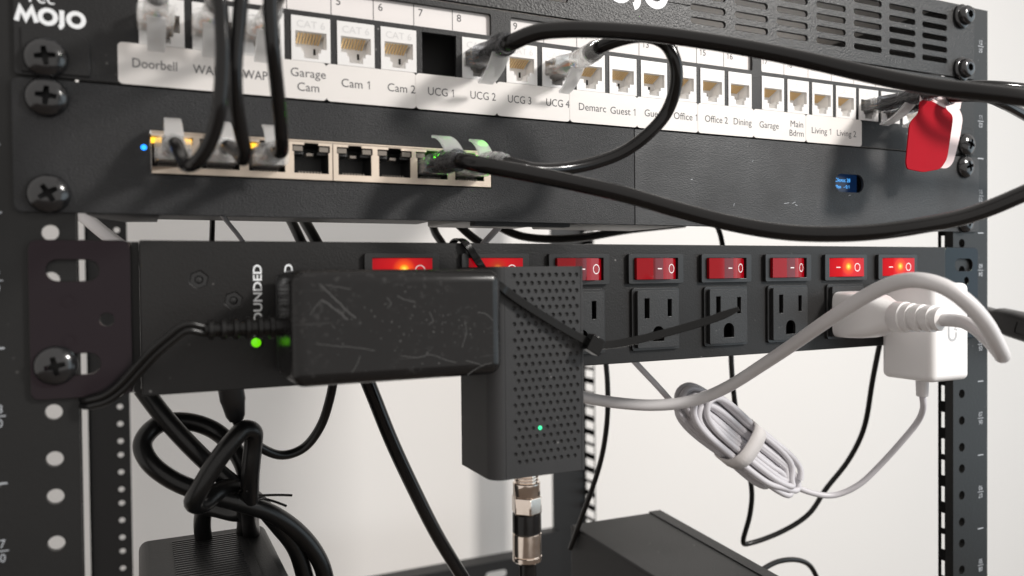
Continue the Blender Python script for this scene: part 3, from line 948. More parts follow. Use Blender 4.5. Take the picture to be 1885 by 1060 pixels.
# cavity walls
for i in range(len(open_)):
    (a, b), (c, d) = open_[i], open_[(i + 1) % len(open_)]
    m_.add([(a, 0.6, b), (c, 0.6, d), (c, 7.0, d), (a, 7.0, b)], [(0, 1, 2, 3)], 2)
m_.box(-6.2, 6.2, 7.0, 8.4, -8, 4, 2)
m_.box(2.4, 3.2, 6.7, 7.0, -3.6, -1.4, 1)
JACK = m_.build('keystone_jack', [M['jack'], M['dark'], M['jackin']], None, org=(0, 0, 0), mesh_only=True, sharp=30)
g = MB()
for k in range(8):
    x = -4.45 + k * 1.17
    g.add([(x, 0.7, 2.6), (x + 0.62, 0.7, 2.6), (x + 0.62, 6.3, 0.0), (x, 6.3, 0.0), (x, 1.3, 2.74), (x + 0.62, 1.3, 2.74), (x + 0.62, 6.7, 0.5), (x, 6.7, 0.5)],
          [(0, 1, 2, 3), (7, 6, 5, 4), (0, 3, 7, 4), (1, 5, 6, 2), (3, 2, 6, 7), (0, 4, 5, 1)])
PINS = g.build('contact_pins', M['gold'], None, org=(0, 0, 0), mesh_only=True)
e = MB()
text(e, 'CAT 6', 0, 4.15, -1.26, 2.6, align='c', width=10.6)
EMB = e.build('embossed_lettering', M['emboss'], None, org=(0, 0, 0), mesh_only=True)
for i, x in enumerate(PITCH_X):
    if i == 6:
        continue
    j = link('keystone_jack', JACK, pp, (x, 0, JZ))
    link('contact_pins', PINS, j, (x, 0, JZ))
    link('embossed_lettering', EMB, j, (x, 0, JZ))
# printed tape labels, two names to a piece
TAPES = [(-211.2, -175.2), (-175.4, -139.9), (-140.0, -104.1), (-104.3, -68.5), (-68.6, -33.2), (-33.3, 2.3), (2.1, 37.3), (37.1, 71.9), (71.8, 107.0), (106.8, 147.4)]
GROUPS = [(0, 1), (2, 3, 4), (5, 6), (7, 8), (9, 10), (11, 12), (13, 14), (15, 16), (17, 18, 19), (20, 21)]
for i, ((a, b), gr) in enumerate(zip(TAPES, GROUPS)):
    yb = -1.0 - 0.10 * (i % 2)
    tp = part(MB().plate(rrect(a, b, 45.0, 59.3, 1.6), [], yb - 0.12, yb), 'name_label', M['tape'], pp)
    t = MB()
    for k in gr:
        s_, xa, xb, z = LABELS[k]
        text(t, s_, xa, z, yb - 0.17, 3.15, width=xb - xa)
    part(t, 'printed_name', M['ink'], tp)

# ------------------------------------------------------------------ printed bracket panel
pb = thing('bracket_panel', 'dark grey printed plastic panel in two halves below the patch panel', 'rack panel', (0, 0, 0.3))
pts = rrect(-242.6, 2.0, 0.3, 44.4, 2.5)
outer = [p for p in pts if p[0] < 0] 
outer = arc(-240.1, 41.9, 2.5, 90, 180, 4) + arc(-240.1, 2.8, 2.5, 180, 270, 4) + [(0.75, 0.3), (0.75, 44.4)]
mb = MB().plate(outer, [rrect(-201.6, -71.2, 14.3, 29.9, 0.5), ngon(-203.6, 23.6, 1.0, 10)], -0.8, 0.8)
part(mb, 'left_half', M['print_zig'], pb, bevel=0.25, seg=1)
outer = [(1.0, 44.4), (1.0, 0.3)] + arc(243.4, 2.8, 2.5, 270, 360, 4) + arc(243.4, 41.9, 2.5, 0, 90, 4)
mb = MB().plate(outer, [rrect(128.4, 149.2, 20.2, 29.8, 4.6, 6)], -0.8, 0.8)
part(mb, 'right_half', M['print_line'], pb, bevel=0.25, seg=1)
m_ = MB()
rs = random.Random(3)
for x, z, ln, an in ((92, 12.8, 3.4, 8), (97.5, 13.0, 2.4, 22), (99.6, 12.4, 1.6, -15), (137.5, 18.3, 1.8, 12), (59, 10.5, 1.6, 70), (33, 22.5, 1.2, 10), (71, 33.0, 0.9, 40)):
    P_ = [(x + t_ * ln * math.cos(R(an)), z + t_ * ln * math.sin(R(an)) + rs.uniform(-0.12, 0.12)) for t_ in (0, 0.3, 0.55, 0.8, 1)]
    stroke(m_, P_, 0.22, -0.86)
part(m_, 'scuff_mark', M['railprint'], pb)
part(MB().box(-222, 222, 0.8, 3.6, 0.6, 3.2), 'bottom_rib', M['print_line'], pb)
part(MB().add([(-222, 3.6, 0.2), (-199, 3.6, 0.2), (-199, 38, 0.2), (-210, 42, 0.2), (-220, 20, 0.2), (-222, 3.6, 2.2), (-199, 3.6, 2.2), (-199, 38, 2.2), (-210, 42, 2.2), (-220, 20, 2.2)],
              [(4, 3, 2, 1, 0), (5, 6, 7, 8, 9), (0, 1, 6, 5), (1, 2, 7, 6), (2, 3, 8, 7), (3, 4, 9, 8), (4, 0, 5, 9)]), 'tray', M['print_line'], pb)
for x in (-232.5, 232.5):
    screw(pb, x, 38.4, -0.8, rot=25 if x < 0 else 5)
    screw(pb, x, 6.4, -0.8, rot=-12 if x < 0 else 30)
part(MB().plate(ngon(-203.6, 23.6, 0.95, 10), [], -0.9, 0.6), 'status_light', M['led_blue'], pb)

# ------------------------------------------------------------------ network switch set into the bracket panel
sw = thing('network_switch', 'eight-port network switch with nickel port shield set in the printed panel', 'network switch', (-136, 0, 14))
PX = [-194.7, -178.5, -162.3, -146.1, -129.4, -113.4, -97.6, -81.4]
def port_hole(x):
    return [(x - 6.45, 17.1), (x + 6.45, 17.1), (x + 6.45, 25.2), (x + 7.0, 25.2), (x + 7.0, 27.7), (x + 2.6, 27.7), (x + 2.6, 28.5), (x - 2.6, 28.5), (x - 2.6, 27.7), (x - 7.0, 27.7), (x - 7.0, 25.2), (x - 6.45, 25.2)]
mb = MB()
mb.plate(rect(-201.2, -138.15, 14.7, 29.3), [port_hole(x) for x in PX[:4]], -1.5, -0.7)
mb.plate(rect(-137.85, -71.8, 14.7, 29.3), [port_hole(x) for x in PX[4:]], -1.5, -0.7)
mb.box(-201.2, -71.8, -2.0, -1.6, 29.0, 29.5)
part(mb, 'port_shield', M['shield'], sw, bevel=0.12, seg=1)
part(MB().box(-201.0, -72.0, 13.5, 96, 5.2, 31), 'body', M['dark'], sw)
inn = MB()
for i, (a, b) in enumerate(zip([open_] * 0, [])):
    pass
m_ = MB()
m_.box(-6.6, 6.6, 12, 13, -5, 7)
for (a, b, c, d) in ((-6.5, -6.5, -4.6, 6.4), (6.5, 6.5, -4.6, 6.4)):
    m_.add([(a, -0.6, c), (a, 12, c), (a, 12, d), (a, -0.6, d)], [(0, 1, 2, 3)])
m_.add([(-6.5, -0.6, -4.6), (6.5, -0.6, -4.6), (6.5, 12, -4.6), (-6.5, 12, -4.6)], [(0, 1, 2, 3)])
m_.add([(-7, -0.6, 6.9), (7, -0.6, 6.9), (7, 12, 6.9), (-7, 12, 6.9)], [(0, 1, 2, 3)])
m_.box(-6.4, -2.6, 0.6, 9, 3.0, 4.0)
m_.box(2.6, 6.4, 0.6, 9, 3.0, 4.0)
m_.box(-1.3, 1.3, 1.5, 5, 2.6, 3.6, 1)
for k in range(8):
    m_.box(-4.4 + k * 1.15, -3.8 + k * 1.15, 1.0, 6.5, -4.2, -3.4, 1)
PORT = m_.build('port', [M['blackplastic'], M['led_off']], None, org=(0, 0, 0), mesh_only=True)
LEDW = {'off': M['led_off'], 'amber': M['led_amber'], 'green': M['led_green']}
LM = {}
for k_, m2 in LEDW.items():
    LM[k_] = MB().box(-1.75, 1.75, -0.9, 1.0, -0.9, 0.9).build('led_window', m2, None, org=(0, 0, 0), mesh_only=True)
STATE = [('amber', 'amber'), ('off', 'off'), ('amber', 'off'), ('off', 'off'), ('off', 'off'), ('off', 'off'), ('off', 'green'), ('off', 'green')]
for x, st in zip(PX, STATE):
    o = link('port', PORT, sw, (x, 0, 21.5))
    link('led_window', LM[st[0]], o, (x - 4.9, 0, 26.4))
    link('led_window', LM[st[1]], o, (x + 4.9, 0, 26.4))

# small gateway whose screen looks through the pill window
gw = thing('gateway_display', 'small lit blue status screen seen through the pill-shaped window', 'screen', (139, 8, 18))
part(MB().box(112, 165, 5.5, 60, 12, 36), 'body', M['dark'], gw)
scr = part(MB().box(127, 150.5, 4.9, 5.4, 19.0, 31.0), 'screen', M['screen'], gw)
t = MB()
text(t, 'Clients: 28', 134.0, 26.4, 4.84, 1.9, width=11.5)
t.box(131.2, 133.2, 4.8, 4.86, 26.4, 28.2)
text(t, '0.1 Mbps', 131.2, 23.0, 4.84, 1.7, width=7.4)
text(t, '- 0.1', 140.6, 23.0, 4.84, 1.7, width=4.2)
part(t, 'screen_lettering', M['screen_text'], scr)
# pale device chassis whose undersides show in the gap
for nm, lab, xs, ys, z, cat in (('media_converter', 'pale grey device whose underside shows left in the gap above the power strip', (-78, -30), (10, 62), 1.5, 'device'),):
    d = thing(nm, lab, cat, (xs[0], ys[0], z))
    part(MB().box(xs[0], xs[1], ys[0], ys[1], z, z + 24), 'body', M['tray'], d, bevel=1)
    part(MB().box(xs[0] + 1, xs[1] - 1, ys[0] - 6, ys[0] - 0.5, z - 2.5, z + 8), 'front_lip', M['print_line'], d)
d = thing('shelf_device', 'pale grey device whose underside shows above the first bare outlet', 'device', (20, 20, 1))
part(MB().box(-22, 40, 10, 60, 1.2, 22), 'body', M['tray'], d, bevel=1)

# ------------------------------------------------------------------ power strip
ps = thing('power_strip', 'long black rack power strip with eight red rocker switches and outlets', 'power strip', (4, 0, -63))
SX = [-111.9 + 40.4 * i for i in range(8)]
SX = [-111.8, -71.4, -31.1, 9.8, 51.1, 90.9, 131.4, 170.9]
SZ = -20.0
OZ = -43.2
holes = [rect(x - 13.4, x + 13.4, SZ - 5.6, SZ + 5.6) for x in SX] + [rect(x - 12.2, x + 12.2, OZ - 13.6, OZ + 13.6) for x in SX]
holes += [ngon(-186.6, -22.7, 3.2, 6, 0.35), ngon(-175.0, -30.4, 3.2, 6, 0.3)]
mb = MB()
mb.plate(rect(-205.6, 212.6, -62.9, -8.8), holes, -3.0, -1.6)
mb.box(-205.6, 212.6, -1.6, 44, -62.9, -61.5)
mb.box(-205.6, 212.6, -1.6, 44, -10.2, -8.8)
mb.box(-205.6, -204.2, -1.6, 44, -61.5, -10.2)
mb.box(211.2, 212.6, -1.6, 44, -61.5, -10.2)
part(mb, 'body', M['strip'], ps, bevel=0.35, seg=2)
part(MB().box(-208.3, -205.7, 1.2, 42, -62.0, -9.2), 'gap_filler', M['dark'], ps)  # black filler added to darken the open gap beside the ear
part(MB().box(212.7, 214.3, 0.6, 42, -62.0, -9.2), 'gap_filler', M['dark'], ps)
part(MB().box(-204, 211, 6.5, 8, -61.3, -10.4), 'inner_plate', M['dark'], ps)
for x, z in ((-186.6, -22.7), (-175.0, -30.4)):
    m_ = MB().plate(ngon(x, z, 3.1, 6, 0.35), [ngon(x, z, 1.5, 12)], -2.7, -1.2)
    m_.lathe([(1.45, 0), (1.2, 0.3), (0.3, 0.5)], (x, -1.9, z), (0, -1, 0), 12)
    part(m_, 'hex_nut', M['bezel'], ps)
# mounting ears
for s in (-1, 1):
    a, b = sorted((s * 208.4, s * 239.0)) if s < 0 else (214.4, 244.6)
    sx = -225.2 if s < 0 else 232.6
    hs = [rrect(sx - 8.6, sx + 7.0, -22.7, -15.5, 3.55, 6), rrect(sx - 8.6, sx + 7.0, -54.4, -47.2, 3.55, 6)]
    hx = -216.0 if s < 0 else 224.0
    hs.append(ngon(hx, -36.0, 2.2, 14))
    hs.append(ngon(sx + (-2.3 if s < 0 else 1.5), -28.3, 2.1, 14))
    if s < 0:
        hs.pop()
    o = rrect(a, b, -62.2, -8.8, 3.0) 
    m_ = MB().plate(o, hs, -1.0, 0.7)
    xe = b if s < 0 else a
    m_.box(*sorted((xe - s * 0, xe + s * 1.6)), 0.7, 40, -61.8, -9.2)
    ear = part(m_, 'mounting_ear', M['ear'], ps, bevel=0.3, seg=2)
    if s < 0:
        for z in (-29.2, -42.6):
            part(MB().plate(ngon(-227.4, z, 2.2, 16), [ngon(-227.4, z, 1.75, 16)], -1.25, -0.9), 'rivet_ring', M['ear'], ear)
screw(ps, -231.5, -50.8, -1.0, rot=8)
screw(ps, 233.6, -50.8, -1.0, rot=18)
t = MB()
text(t, 'GROUNDED', -165.2, -45.6, -3.06, 2.9, width=28.2, rot=90, bold=0.022)
text(t, 'PROTECTED', -154.0, -47.6, -3.06, 2.9, width=30.4, rot=90, bold=0.022)
part(t, 'printed_lettering', M['print'], ps)
for x, mm, zz in ((-167.6, 'led_lime', -45.9),):
    m_ = MB().lathe([(2.3, 0), (2.3, 0.8), (1.9, 0.9)], (x, -3.0, zz), (0, -1, 0), 16, 0)
    m_.lathe([(1.7, 0.8), (1.7, 1.8), (1.4, 2.5), (0.8, 2.9), (0.2, 3.0)], (x, -3.0, zz), (0, -1, 0), 16, 1)
    part(m_, 'indicator_light', [M['bezel'], M[mm]], ps)

def rocker(on, x):
    prof = [(-12.0, -6.5), (-7, -6.9), (-3.4, -7.15), (-2, -7.2), (2.2, -7.05), (2.6, -7.0), (4.6, -6.68), (5.0, -6.5), (8, -5.3), (12.0, -3.6)]
    if on:
        prof = [(-a, b) for a, b in reversed(prof)]
        prof = [(a, b * 0.6 - 1.9) for a, b in prof]
    m_ = MB()
    z0, z1 = -4.85, 4.85
    n = len(prof)
    v = [(a, b, z0) for a, b in prof] + [(a, b, z1) for a, b in prof] + [(a, 2, z0) for a, b in prof] + [(a, 2, z1) for a, b in prof]
    f = []
    for i in range(n - 1):
        f += [(i, 2 * n + i, 2 * n + i + 1, i + 1), (n + i, n + i + 1, 3 * n + i + 1, 3 * n + i)]
    fr = [(i, i + 1, n + i + 1, n + i) for i in range(n - 1)]
    f += [(0, n, 3 * n, 2 * n), (n - 1, 3 * n - 1, 4 * n - 1, 2 * n - 1)]
    v = [(a + x, b, c + SZ) for a, b, c in v]
    m_.add(v, f)
    o_ = len(m_.v) - len(v)
    for i, q in enumerate(fr):
        m_.f.append(tuple(k + o_ for k in q))
        m_.m.append(2 if (not on and prof[i][0] > -3.5 and prof[i + 1][0] < 2.5) else 0)
    def yat(a):
        for (p, q), (r_, s_) in zip(prof, prof[1:]):
            if p <= a <= r_:
                return q + (s_ - q) * (a - p) / (r_ - p)
        return -5
    xo = 8.2 if not on else 6.8
    ring_o, ring_i = ngon(0, 0, 2.2, 18), ngon(0, 0, 1.82, 18)
    vs = [(x + xo + p[0], yat(xo + p[0]) - 0.07, SZ + p[1]) for p in ring_o] + [(x + xo + p[0], yat(xo + p[0]) - 0.07, SZ + p[1]) for p in ring_i]
    m_.add(vs, [(i, (i + 1) % 18, 18 + (i + 1) % 18, 18 + i) for i in range(18)], 1)
    xm = 0.2 if not on else -6.4
    m_.add([(x + xm - 1.2, yat(xm - 1.2) - 0.07, SZ - 0.24), (x + xm + 1.2, yat(xm + 1.2) - 0.07, SZ - 0.24), (x + xm + 1.2, yat(xm + 1.2) - 0.07, SZ + 0.24), (x + xm - 1.2, yat(xm - 1.2) - 0.07, SZ + 0.24)], [(0, 1, 2, 3)], 1)
    return m_

for i, x in enumerate(SX):
    on = i in (0, 1, 6, 7)
    m_ = MB().plate(rrect(x - 15.3, x + 15.3, SZ - 6.8, SZ + 6.8, 0.8, 3), [rect(x - 12.2, x + 12.2, SZ - 5.0, SZ + 5.0)], -5.0, -3.05)
    bz = part(m_, 'rocker_switch', M['bezel'], ps, org=(x, -3, SZ), bevel=0.35, seg=2)
    rm = lit_rocker('lit_red_rocker', 0.2, 0.4, red=1.0 if i != 1 else 0.85, bulb=1.0 if i != 1 else 0.3) if on else M['red']
    part(rocker(on, x), 'rocker', [rm, M['mark'], M['red_deep']], bz, org=(x, -3, SZ), sharp=25)
    # outlet: flange, raised face with slots, dark cavity
    m_ = MB().plate(rrect(x - 13.3, x + 13.3, OZ - 14.4, OZ + 14.4, 1.4, 3), [rect(x - 10.6, x + 10.6, OZ - 12.4, OZ + 12.4)], -4.3, -3.05)
    ot = part(m_, 'outlet', M['bezel'], ps, org=(x, -3, OZ), bevel=0.35, seg=2)
    dome = arc(x, OZ - 6.4, 3.15, 0, 180, 10)
    g_ = [(x - 3.15, OZ - 10.2), (x + 3.15, OZ - 10.2)] + dome
    hs = [rect(x - 7.7, x - 5.0, OZ + 0.5, OZ + 9.7), rect(x + 5.2, x + 7.5, OZ + 1.1, OZ + 9.1), g_]
    m_ = MB().plate(rrect(x - 11.5, x + 11.5, OZ - 13.1, OZ + 13.2, 0.8, 3), hs, -6.2, -4.35)
    part(m_, 'outlet_face', M['blackplastic'], ot, org=(x, -3, OZ), bevel=0.25, seg=2)

# ------------------------------------------------------------------ scuffed black plug-in adapter and its lead
ad = thing('power_adapter', 'scuffed glossy black plug-in power adapter covering the first outlet', 'power adapter', (-125, -6, -58))
part(MB().box(-161.9, -87.0, -46.2, -14.0, -58.2, -19.8), 'case', M['scuffed'], ad, bevel=4.6, seg=6, blim=30)
m_ = MB()
rs = random.Random(11)
for n_, P_ in enumerate(SCUFFS):
    Q_ = spline([(p[0], -46.22, p[1]) for p in P_], 5, 0) if len(P_) > 2 else [Vector((p[0], -46.22, p[1])) for p in P_]
    stroke(m_, [(p.x + rs.uniform(-.12, .12), p.z + rs.uniform(-.12, .12)) for p in Q_], 0.5 if n_ < 2 else 0.26, -46.24 - 0.002 * n_)
for k in range(85):
    x, z = rs.gauss(-122, 15), rs.gauss(-41, 6.5)
    if -152 < x < -92 and -54 < z < -24:
        r_ = rs.uniform(0.12, 0.42)
        g_ = [(x + r_ * rs.uniform(.5, 1.3) * math.cos(q * 1.047), -46.23, z + r_ * rs.uniform(.5, 1.3) * math.sin(q * 1.047)) for q in range(6)]
        m_.add(g_, [(0, 1, 2, 3, 4, 5)])
part(m_, 'scuff_mark', M['scuff'], ad)
part(MB().box(-161.2, -89.5, -13.6, -6.6, -57.5, -20.7), 'rear_shell', M['blackplastic'], ad, bevel=2.5, seg=4)
m_ = MB()
pts = [(-160.5 - t_, -25, -39.2) for t_ in range(0, 27)]
m_.tube(pts, lambda q: 3.2 - 1.2 * q, 18)
part(m_, 'relief_core', M['rubber_matt'], ad)
for k in range(6):
    x = -164.0 - k * 3.9
    rr = 4.0 - 0.12 * k
    part(MB().lathe([(rr - 0.9, 0), (rr, 0.35), (rr, 1.75), (rr - 0.9, 2.1)], (x, -25, -39.2), (-1, 0, 0), 18), 'relief_rib', M['rubber_matt'], ad)
m_ = MB()
base = spline(CB['LEAD'], 8)
off = 1.05
for s in (-1, 1):
    P2 = []
    for i, p in enumerate(base):
        tt = (base[min(i + 1, len(base) - 1)] - base[max(i - 1, 0)]).normalized()
        nn = tt.cross(Vector((0, 1, 0)))
        nn = nn.normalized() if nn.length > 1e-3 else Vector((0, 0, 1))
        P2.append(p + nn * off * s)
    m_.tube(P2, 1.2, 10)
part(m_, 'twin_lead', M['rubber_matt'], ad)

# ------------------------------------------------------------------ dimpled adapter with coaxial cable
mo = thing('coax_adapter', 'tall matt black plug-in adapter with dimpled front and green light', 'network adapter', (-68, -6, -99))
XL, XR, YF = -88.3, -48.4, -36.9
o = [(XR, -6.4), (XL, -6.4)] + [(XL + 5.2 - 5.2 * math.cos(R(a)), -31.7 - 5.2 * math.sin(R(a))) for a in range(0, 91, 10)] + [(-82.6, YF), (-82.6, -34.6), (-49.6, -34.6), (-49.6, YF), (XR - 0.4, YF), (XR, YF + 0.4)]
m_ = MB().plate(o, [], -99.2, -19.0, mp=lambda a, b, t: (a, b, t))
part(m_, 'case', M['moca'], mo, sharp=30)
hs = []
led = (-66.8, -80.3)
for r_ in range(24):
    z = -22.3 - r_ * 3.08
    for c in range(10 if r_ % 2 == 0 else 9):
        x = -78.6 + c * 3.02 + (1.51 if r_ % 2 else 0)
        if math.hypot(x - led[0], z - led[1]) < 1.4:
            led = (x, z)
        hs.append(ngon(x, z, 0.84, 8, 0.39))
m_ = MB().plate(rect(-82.55, -49.65, -99.2, -19.0), hs, YF, YF + 0.35)
fr = part(m_, 'dimpled_front', M['moca'], mo, bevel=0.12, seg=1)
m_ = MB()
for h in hs:
    cx, cz = sum(p[0] for p in h) / 8, sum(p[1] for p in h) / 8
    if math.hypot(cx - led[0], cz - led[1]) < 0.5:
        continue
    v = [(p[0], YF + 0.35, p[1]) for p in h] + [(cx + (p[0] - cx) * 0.5, YF + 0.75, cz + (p[1] - cz) * 0.6) for p in h]
    m_.add(v, [(i, (i + 1) % 8, 8 + (i + 1) % 8, 8 + i) for i in range(8)] + [tuple(range(15, 7, -1))])
dm = part(m_, 'dimple_floor', M['moca'], mo)
dm['kind'] = 'stuff'
part(MB().lathe([(0.85, 0), (0.8, 0.9), (0.3, 1.1)], (led[0], -36.1, led[1]), (0, -1, 0), 12), 'status_light', M['led_teal'], mo)

cx = thing('coax_cable', 'silver compression connector with black band hanging under the dimpled adapter', 'coaxial cable', (-66, -19, -150))
AX = (-66.0, -20.5)
def lz(mb_, prof, seg=24, mi=0):
    return mb_.lathe([(r_, -z) for r_, z in prof], (AX[0], AX[1], 0), (0, 0, -1), seg, mi)
m_ = MB()
pr2 = []
for k in range(7):
    z = -99.2 - k * 1.25
    pr2 += [(4.55, z), (4.95, z - 0.35), (4.95, z - 0.6), (4.55, z - 0.95)]
lz(m_, pr2 + [(4.5, -107.9)])
part(m_, 'threaded_port', M['nickel'], mo)
m_ = MB()
lz(m_, [(5.3, -105.6), (5.6, -105.9), (5.6, -110.8), (5.4, -111.1)], 32)
part(m_, 'collar', M['nickel'], cx)
m_ = MB()
hexo = ngon(0, 0, 6.35, 6, 0.3)
m_.plate([(AX[0] + p[0], AX[1] + p[1]) for p in hexo], [], -118.0, -111.2, mp=lambda a, b, t: (a, b, t))
part(m_, 'hex_nut', M['nickel'], cx, bevel=0.5, seg=3)
m_ = MB()
lz(m_, [(5.5, -118.1), (5.85, -118.4), (5.85, -125.7), (5.6, -126.0)], 32)
part(m_, 'black_band', M['rubber'], cx)
m_ = MB()
lz(m_, [(5.6, -126.1), (5.9, -126.4), (5.9, -134.9), (5.6, -135.2), (6.0, -135.6), (6.0, -137.2), (5.4, -137.7)], 32)
part(m_, 'sleeve', M['nickel'], cx)
part(MB().tube(spline([(AX[0], AX[1], -135), (AX[0], AX[1], -150), (AX[0] - 0.5, AX[1] + 1, -175), (AX[0] - 2, AX[1] + 6, -215)], 6), 3.6, 18), 'cable', M['rubber'], cx)

# ------------------------------------------------------------------ zip tie
zt = thing('zip_tie', 'glossy black zip tie strapping the dimpled adapter, its loose tail pointing right', 'zip tie', (-85, 0, -10))
def tie_hint(q):
    if q < 0.22:
        return (0, 0.2, 1)
    if q < 0.42:
        return (0, -0.75, 0.65)
    return (0.05, -1, 0.12)
hintv = [(0, 0.9, 0.6), (0, 0.4, 1), (0, -0.1, 1), (0, -0.8, 0.6), (0, -1, 0.15), (0, -1, 0.15), (0, -0.8, 0.6)] + [(0.05, -1, 0.1)] * 6
def lerp_hint(q):
    a = q * (len(hintv) - 1)
    i = min(int(a), len(hintv) - 2)
    return Vector(hintv[i]).lerp(Vector(hintv[i + 1]), a - i)
part(MB().ribbon(spline(TIE, 8), 3.2, 1.0, hint=lerp_hint), 'strap', M['tie'], zt, bevel=0.2, seg=1)
hx, hy, hz = TIE_HEAD[0]
m_ = MB().box(-3.0, 3.0, -2.8, 2.4, -3.3, 3.3)
m_.box(3.0, 3.6, -1.4, 1.2, -2.5, 2.5)
hd = m_.build('head', M['tie'], zt, org=(0, 0, 0), bevel=0.55, seg=2)
ORG[hd.name] = (hx, hy, hz)
hd.location = (Vector((hx, hy, hz)) - Vector(ORG[zt.name])) * S
hd.rotation_euler = (0, R(31), R(-4))
part(MB().ribbon(spline(TIE_TAIL, 8), lambda q: 3.2 if q < 0.86 else 3.2 - 10 * (q - 0.86), 1.0, hint=(0.1, -1, 0.3)), 'tail', M['tie'], zt, bevel=0.2, seg=1)

# ------------------------------------------------------------------ patch cables
def superring(cx, y, cz, hx, hz, p, n=20):
    o = []
    for k in range(n):
        a = 2 * math.pi * k / n
        c, s = math.cos(a), math.sin(a)
        o.append((cx + hx * math.copysign(abs(c) ** (2 / p), c), y, cz + hz * math.copysign(abs(s) ** (2 / p), s)))
    return o

def plug(parent, cx, cz, latch, rc, yend=-31, boot='clear', path=None):
    """clear modular plug with ribbed boot; latch is -1 below, +1 above"""
    m_ = MB()
    m_.box(cx - 5.75, cx + 5.75, -8.5, 6, cz - 3.1, cz + 3.1)
    pl = part(m_, 'plug', M['clear'], parent, bevel=0.5, seg=2)
    for k in range(8):
        pass
    m_ = MB()
    m_.box(cx - 4.6, cx + 4.6, -3.5, 4, cz - 1.9, cz + 1.2)
    for k in range(8):
        x_ = cx - 4.2 + k * 1.2
        f_ = 0.55 if boot == 'clear' else 0.8
        m_.tube([(x_, -3.6, cz - 0.3), (cx + (x_ - cx) * f_, -9.5, cz - 0.3), (cx + (x_ - cx) * 0.32, -15.5, cz - 0.2 + 0.5 * (-1) ** k)], 0.46, 6, 1 + (k if k % 2 else 0) // 2 if k % 2 else 0)
    part(m_, 'wire_bed', [M['rubber'] if boot == 'dark' else M['wirebed'], M['wire_orange'], M['wire_green'], M['wire_blue'], M['wire_brown']], pl, sharp=60)
    # boot: block that tapers into a ribbed sleeve, following the cable
    rings = []
    N = 60
    if path:
        cen = []
        acc = [0.0]
        for a, b in zip(path, path[1:]):
            acc.append(acc[-1] + (b - a).length)
        def atlen(d):
            for i in range(len(acc) - 1):
                if acc[i + 1] >= d:
                    q = (d - acc[i]) / max(1e-6, acc[i + 1] - acc[i])
                    return path[i].lerp(path[i + 1], q), (path[i + 1] - path[i]).normalized()
            return path[-1], (path[-1] - path[-2]).normalized()
    ln = abs(yend) - 7
    start = 0
    for i in range(N + 1):
        q = i / N
        d = 7 + ln * q
        if path:
            c, t = atlen(max(0.01, d - abs(path[0].y)))
        else:
            c, t = Vector((cx, -d, cz)), Vector((0, -1, 0))
        k = min(1, q / 0.42)
        k = k * k * (3 - 2 * k)
        hx = 5.9 * (1 - k) + (rc + 1.25) * k
        hz = 3.9 * (1 - k) + (rc + 1.25) * k
        if q > 0.40:
            hx += 0.5 * math.cos((q - 0.40) * 2 * math.pi * 8)
            hz += 0.5 * math.cos((q - 0.40) * 2 * math.pi * 8)
            hx -= 0.7 * (q - 0.4)
            hz -= 0.7 * (q - 0.4)
        sx = Vector((1, 0, 0)) - t * t.x
        sx.normalize()
        sz = t.cross(sx)
        p = 5.5 - 3.5 * k
        ring = []
        for j in range(20):
            a = 2 * math.pi * j / 20
            cc, ss = math.cos(a), math.sin(a)
            ring.append(c + sx * (hx * math.copysign(abs(cc) ** (2 / p), cc)) + sz * (hz * math.copysign(abs(ss) ** (2 / p), ss)))
        rings.append(ring)
    part(MB().loft(rings), 'boot', M['clear_dark'] if boot == 'dark' else M['clear'], pl, sharp=50)
    # latch tab with its curled guard
    s = latch
    big = boot == 'dark'
    k_ = 1.0 if big else 0.74
    P = [(cx, -25.5 * k_, cz + s * 3.0), (cx, -22.5 * k_, cz + s * 5.6), (cx, -18.5 * k_, cz + s * 8.2), (cx, -13.5 * k_, cz + s * 10.2), (cx, -9.5 * k_, cz + s * 11.0)]
    part(MB().ribbon(spline(P, 5), lambda q: (7.6 if big else 6.2) - 1.0 * q, 1.1, hint=(0, -0.7, s * 0.7)), 'latch_tab', M['clear_thin'], pl, bevel=0.15, seg=1)
    return pl

def patch_cable(key, label, r, ends, group='black patch cables'):
    P = spline(CB[key], 10, 6)
    t = thing('patch_cable', label, 'network cable', tuple(CB[key][0]), group)
    Q = list(P)
    for which, cx, cz, latch, ye, boot in ends:
        if boot == 'clear':
            lim = ye * 0.74
            if which == 0:
                while Q[0].y > lim:
                    Q.pop(0)
            else:
                while Q[-1].y > lim:
                    Q.pop()
    part(MB().tube(Q, r, 18), 'cable', M['rubber'], t)
    for which, cx, cz, latch, ye, boot in ends:
        path = P if which == 0 else list(reversed(P))
        plug(t, cx, cz, latch, r, ye, boot, path)
    return t

patch_cable('CABLE_A', 'slim black patch cable dropping from the Doorbell jack to the leftmost switch port', 2.15,
            [(0, -199.3, 67.0, -1, -33, 'clear'), (1, -194.6, 21.8, 1, -22, 'clear')])
patch_cable('CABLE_B', 'slim black patch cable dropping from the first WAP jack to the second switch port', 2.15,
            [(0, -182.0, 67.0, -1, -33, 'clear'), (1, -178.5, 21.8, 1, -22, 'clear')])
patch_cable('CABLE_C', 'slim black patch cable ending in the third switch port, beside the empty ports', 2.15,
            [(0, -164.6, 67.0, -1, -33, 'clear'), (1, -162.3, 21.8, 1, -22, 'clear')])
patch_cable('CABLE_ARC', 'thick black patch cable looping wide past the right post and back to the switch', 3.1,
            [(0, -77.5, 67.0, -1, -36, 'dark'), (1, -97.6, 21.8, 1, -29, 'dark')])
patch_cable('CABLE_SMALL', 'thinner black patch cable curling from the UCG 4 jack down to the last switch port', 2.6,
            [(0, -39.6, 67.0, -1, -38, 'clear'), (1, -81.4, 21.8, 1, -32, 'clear')])
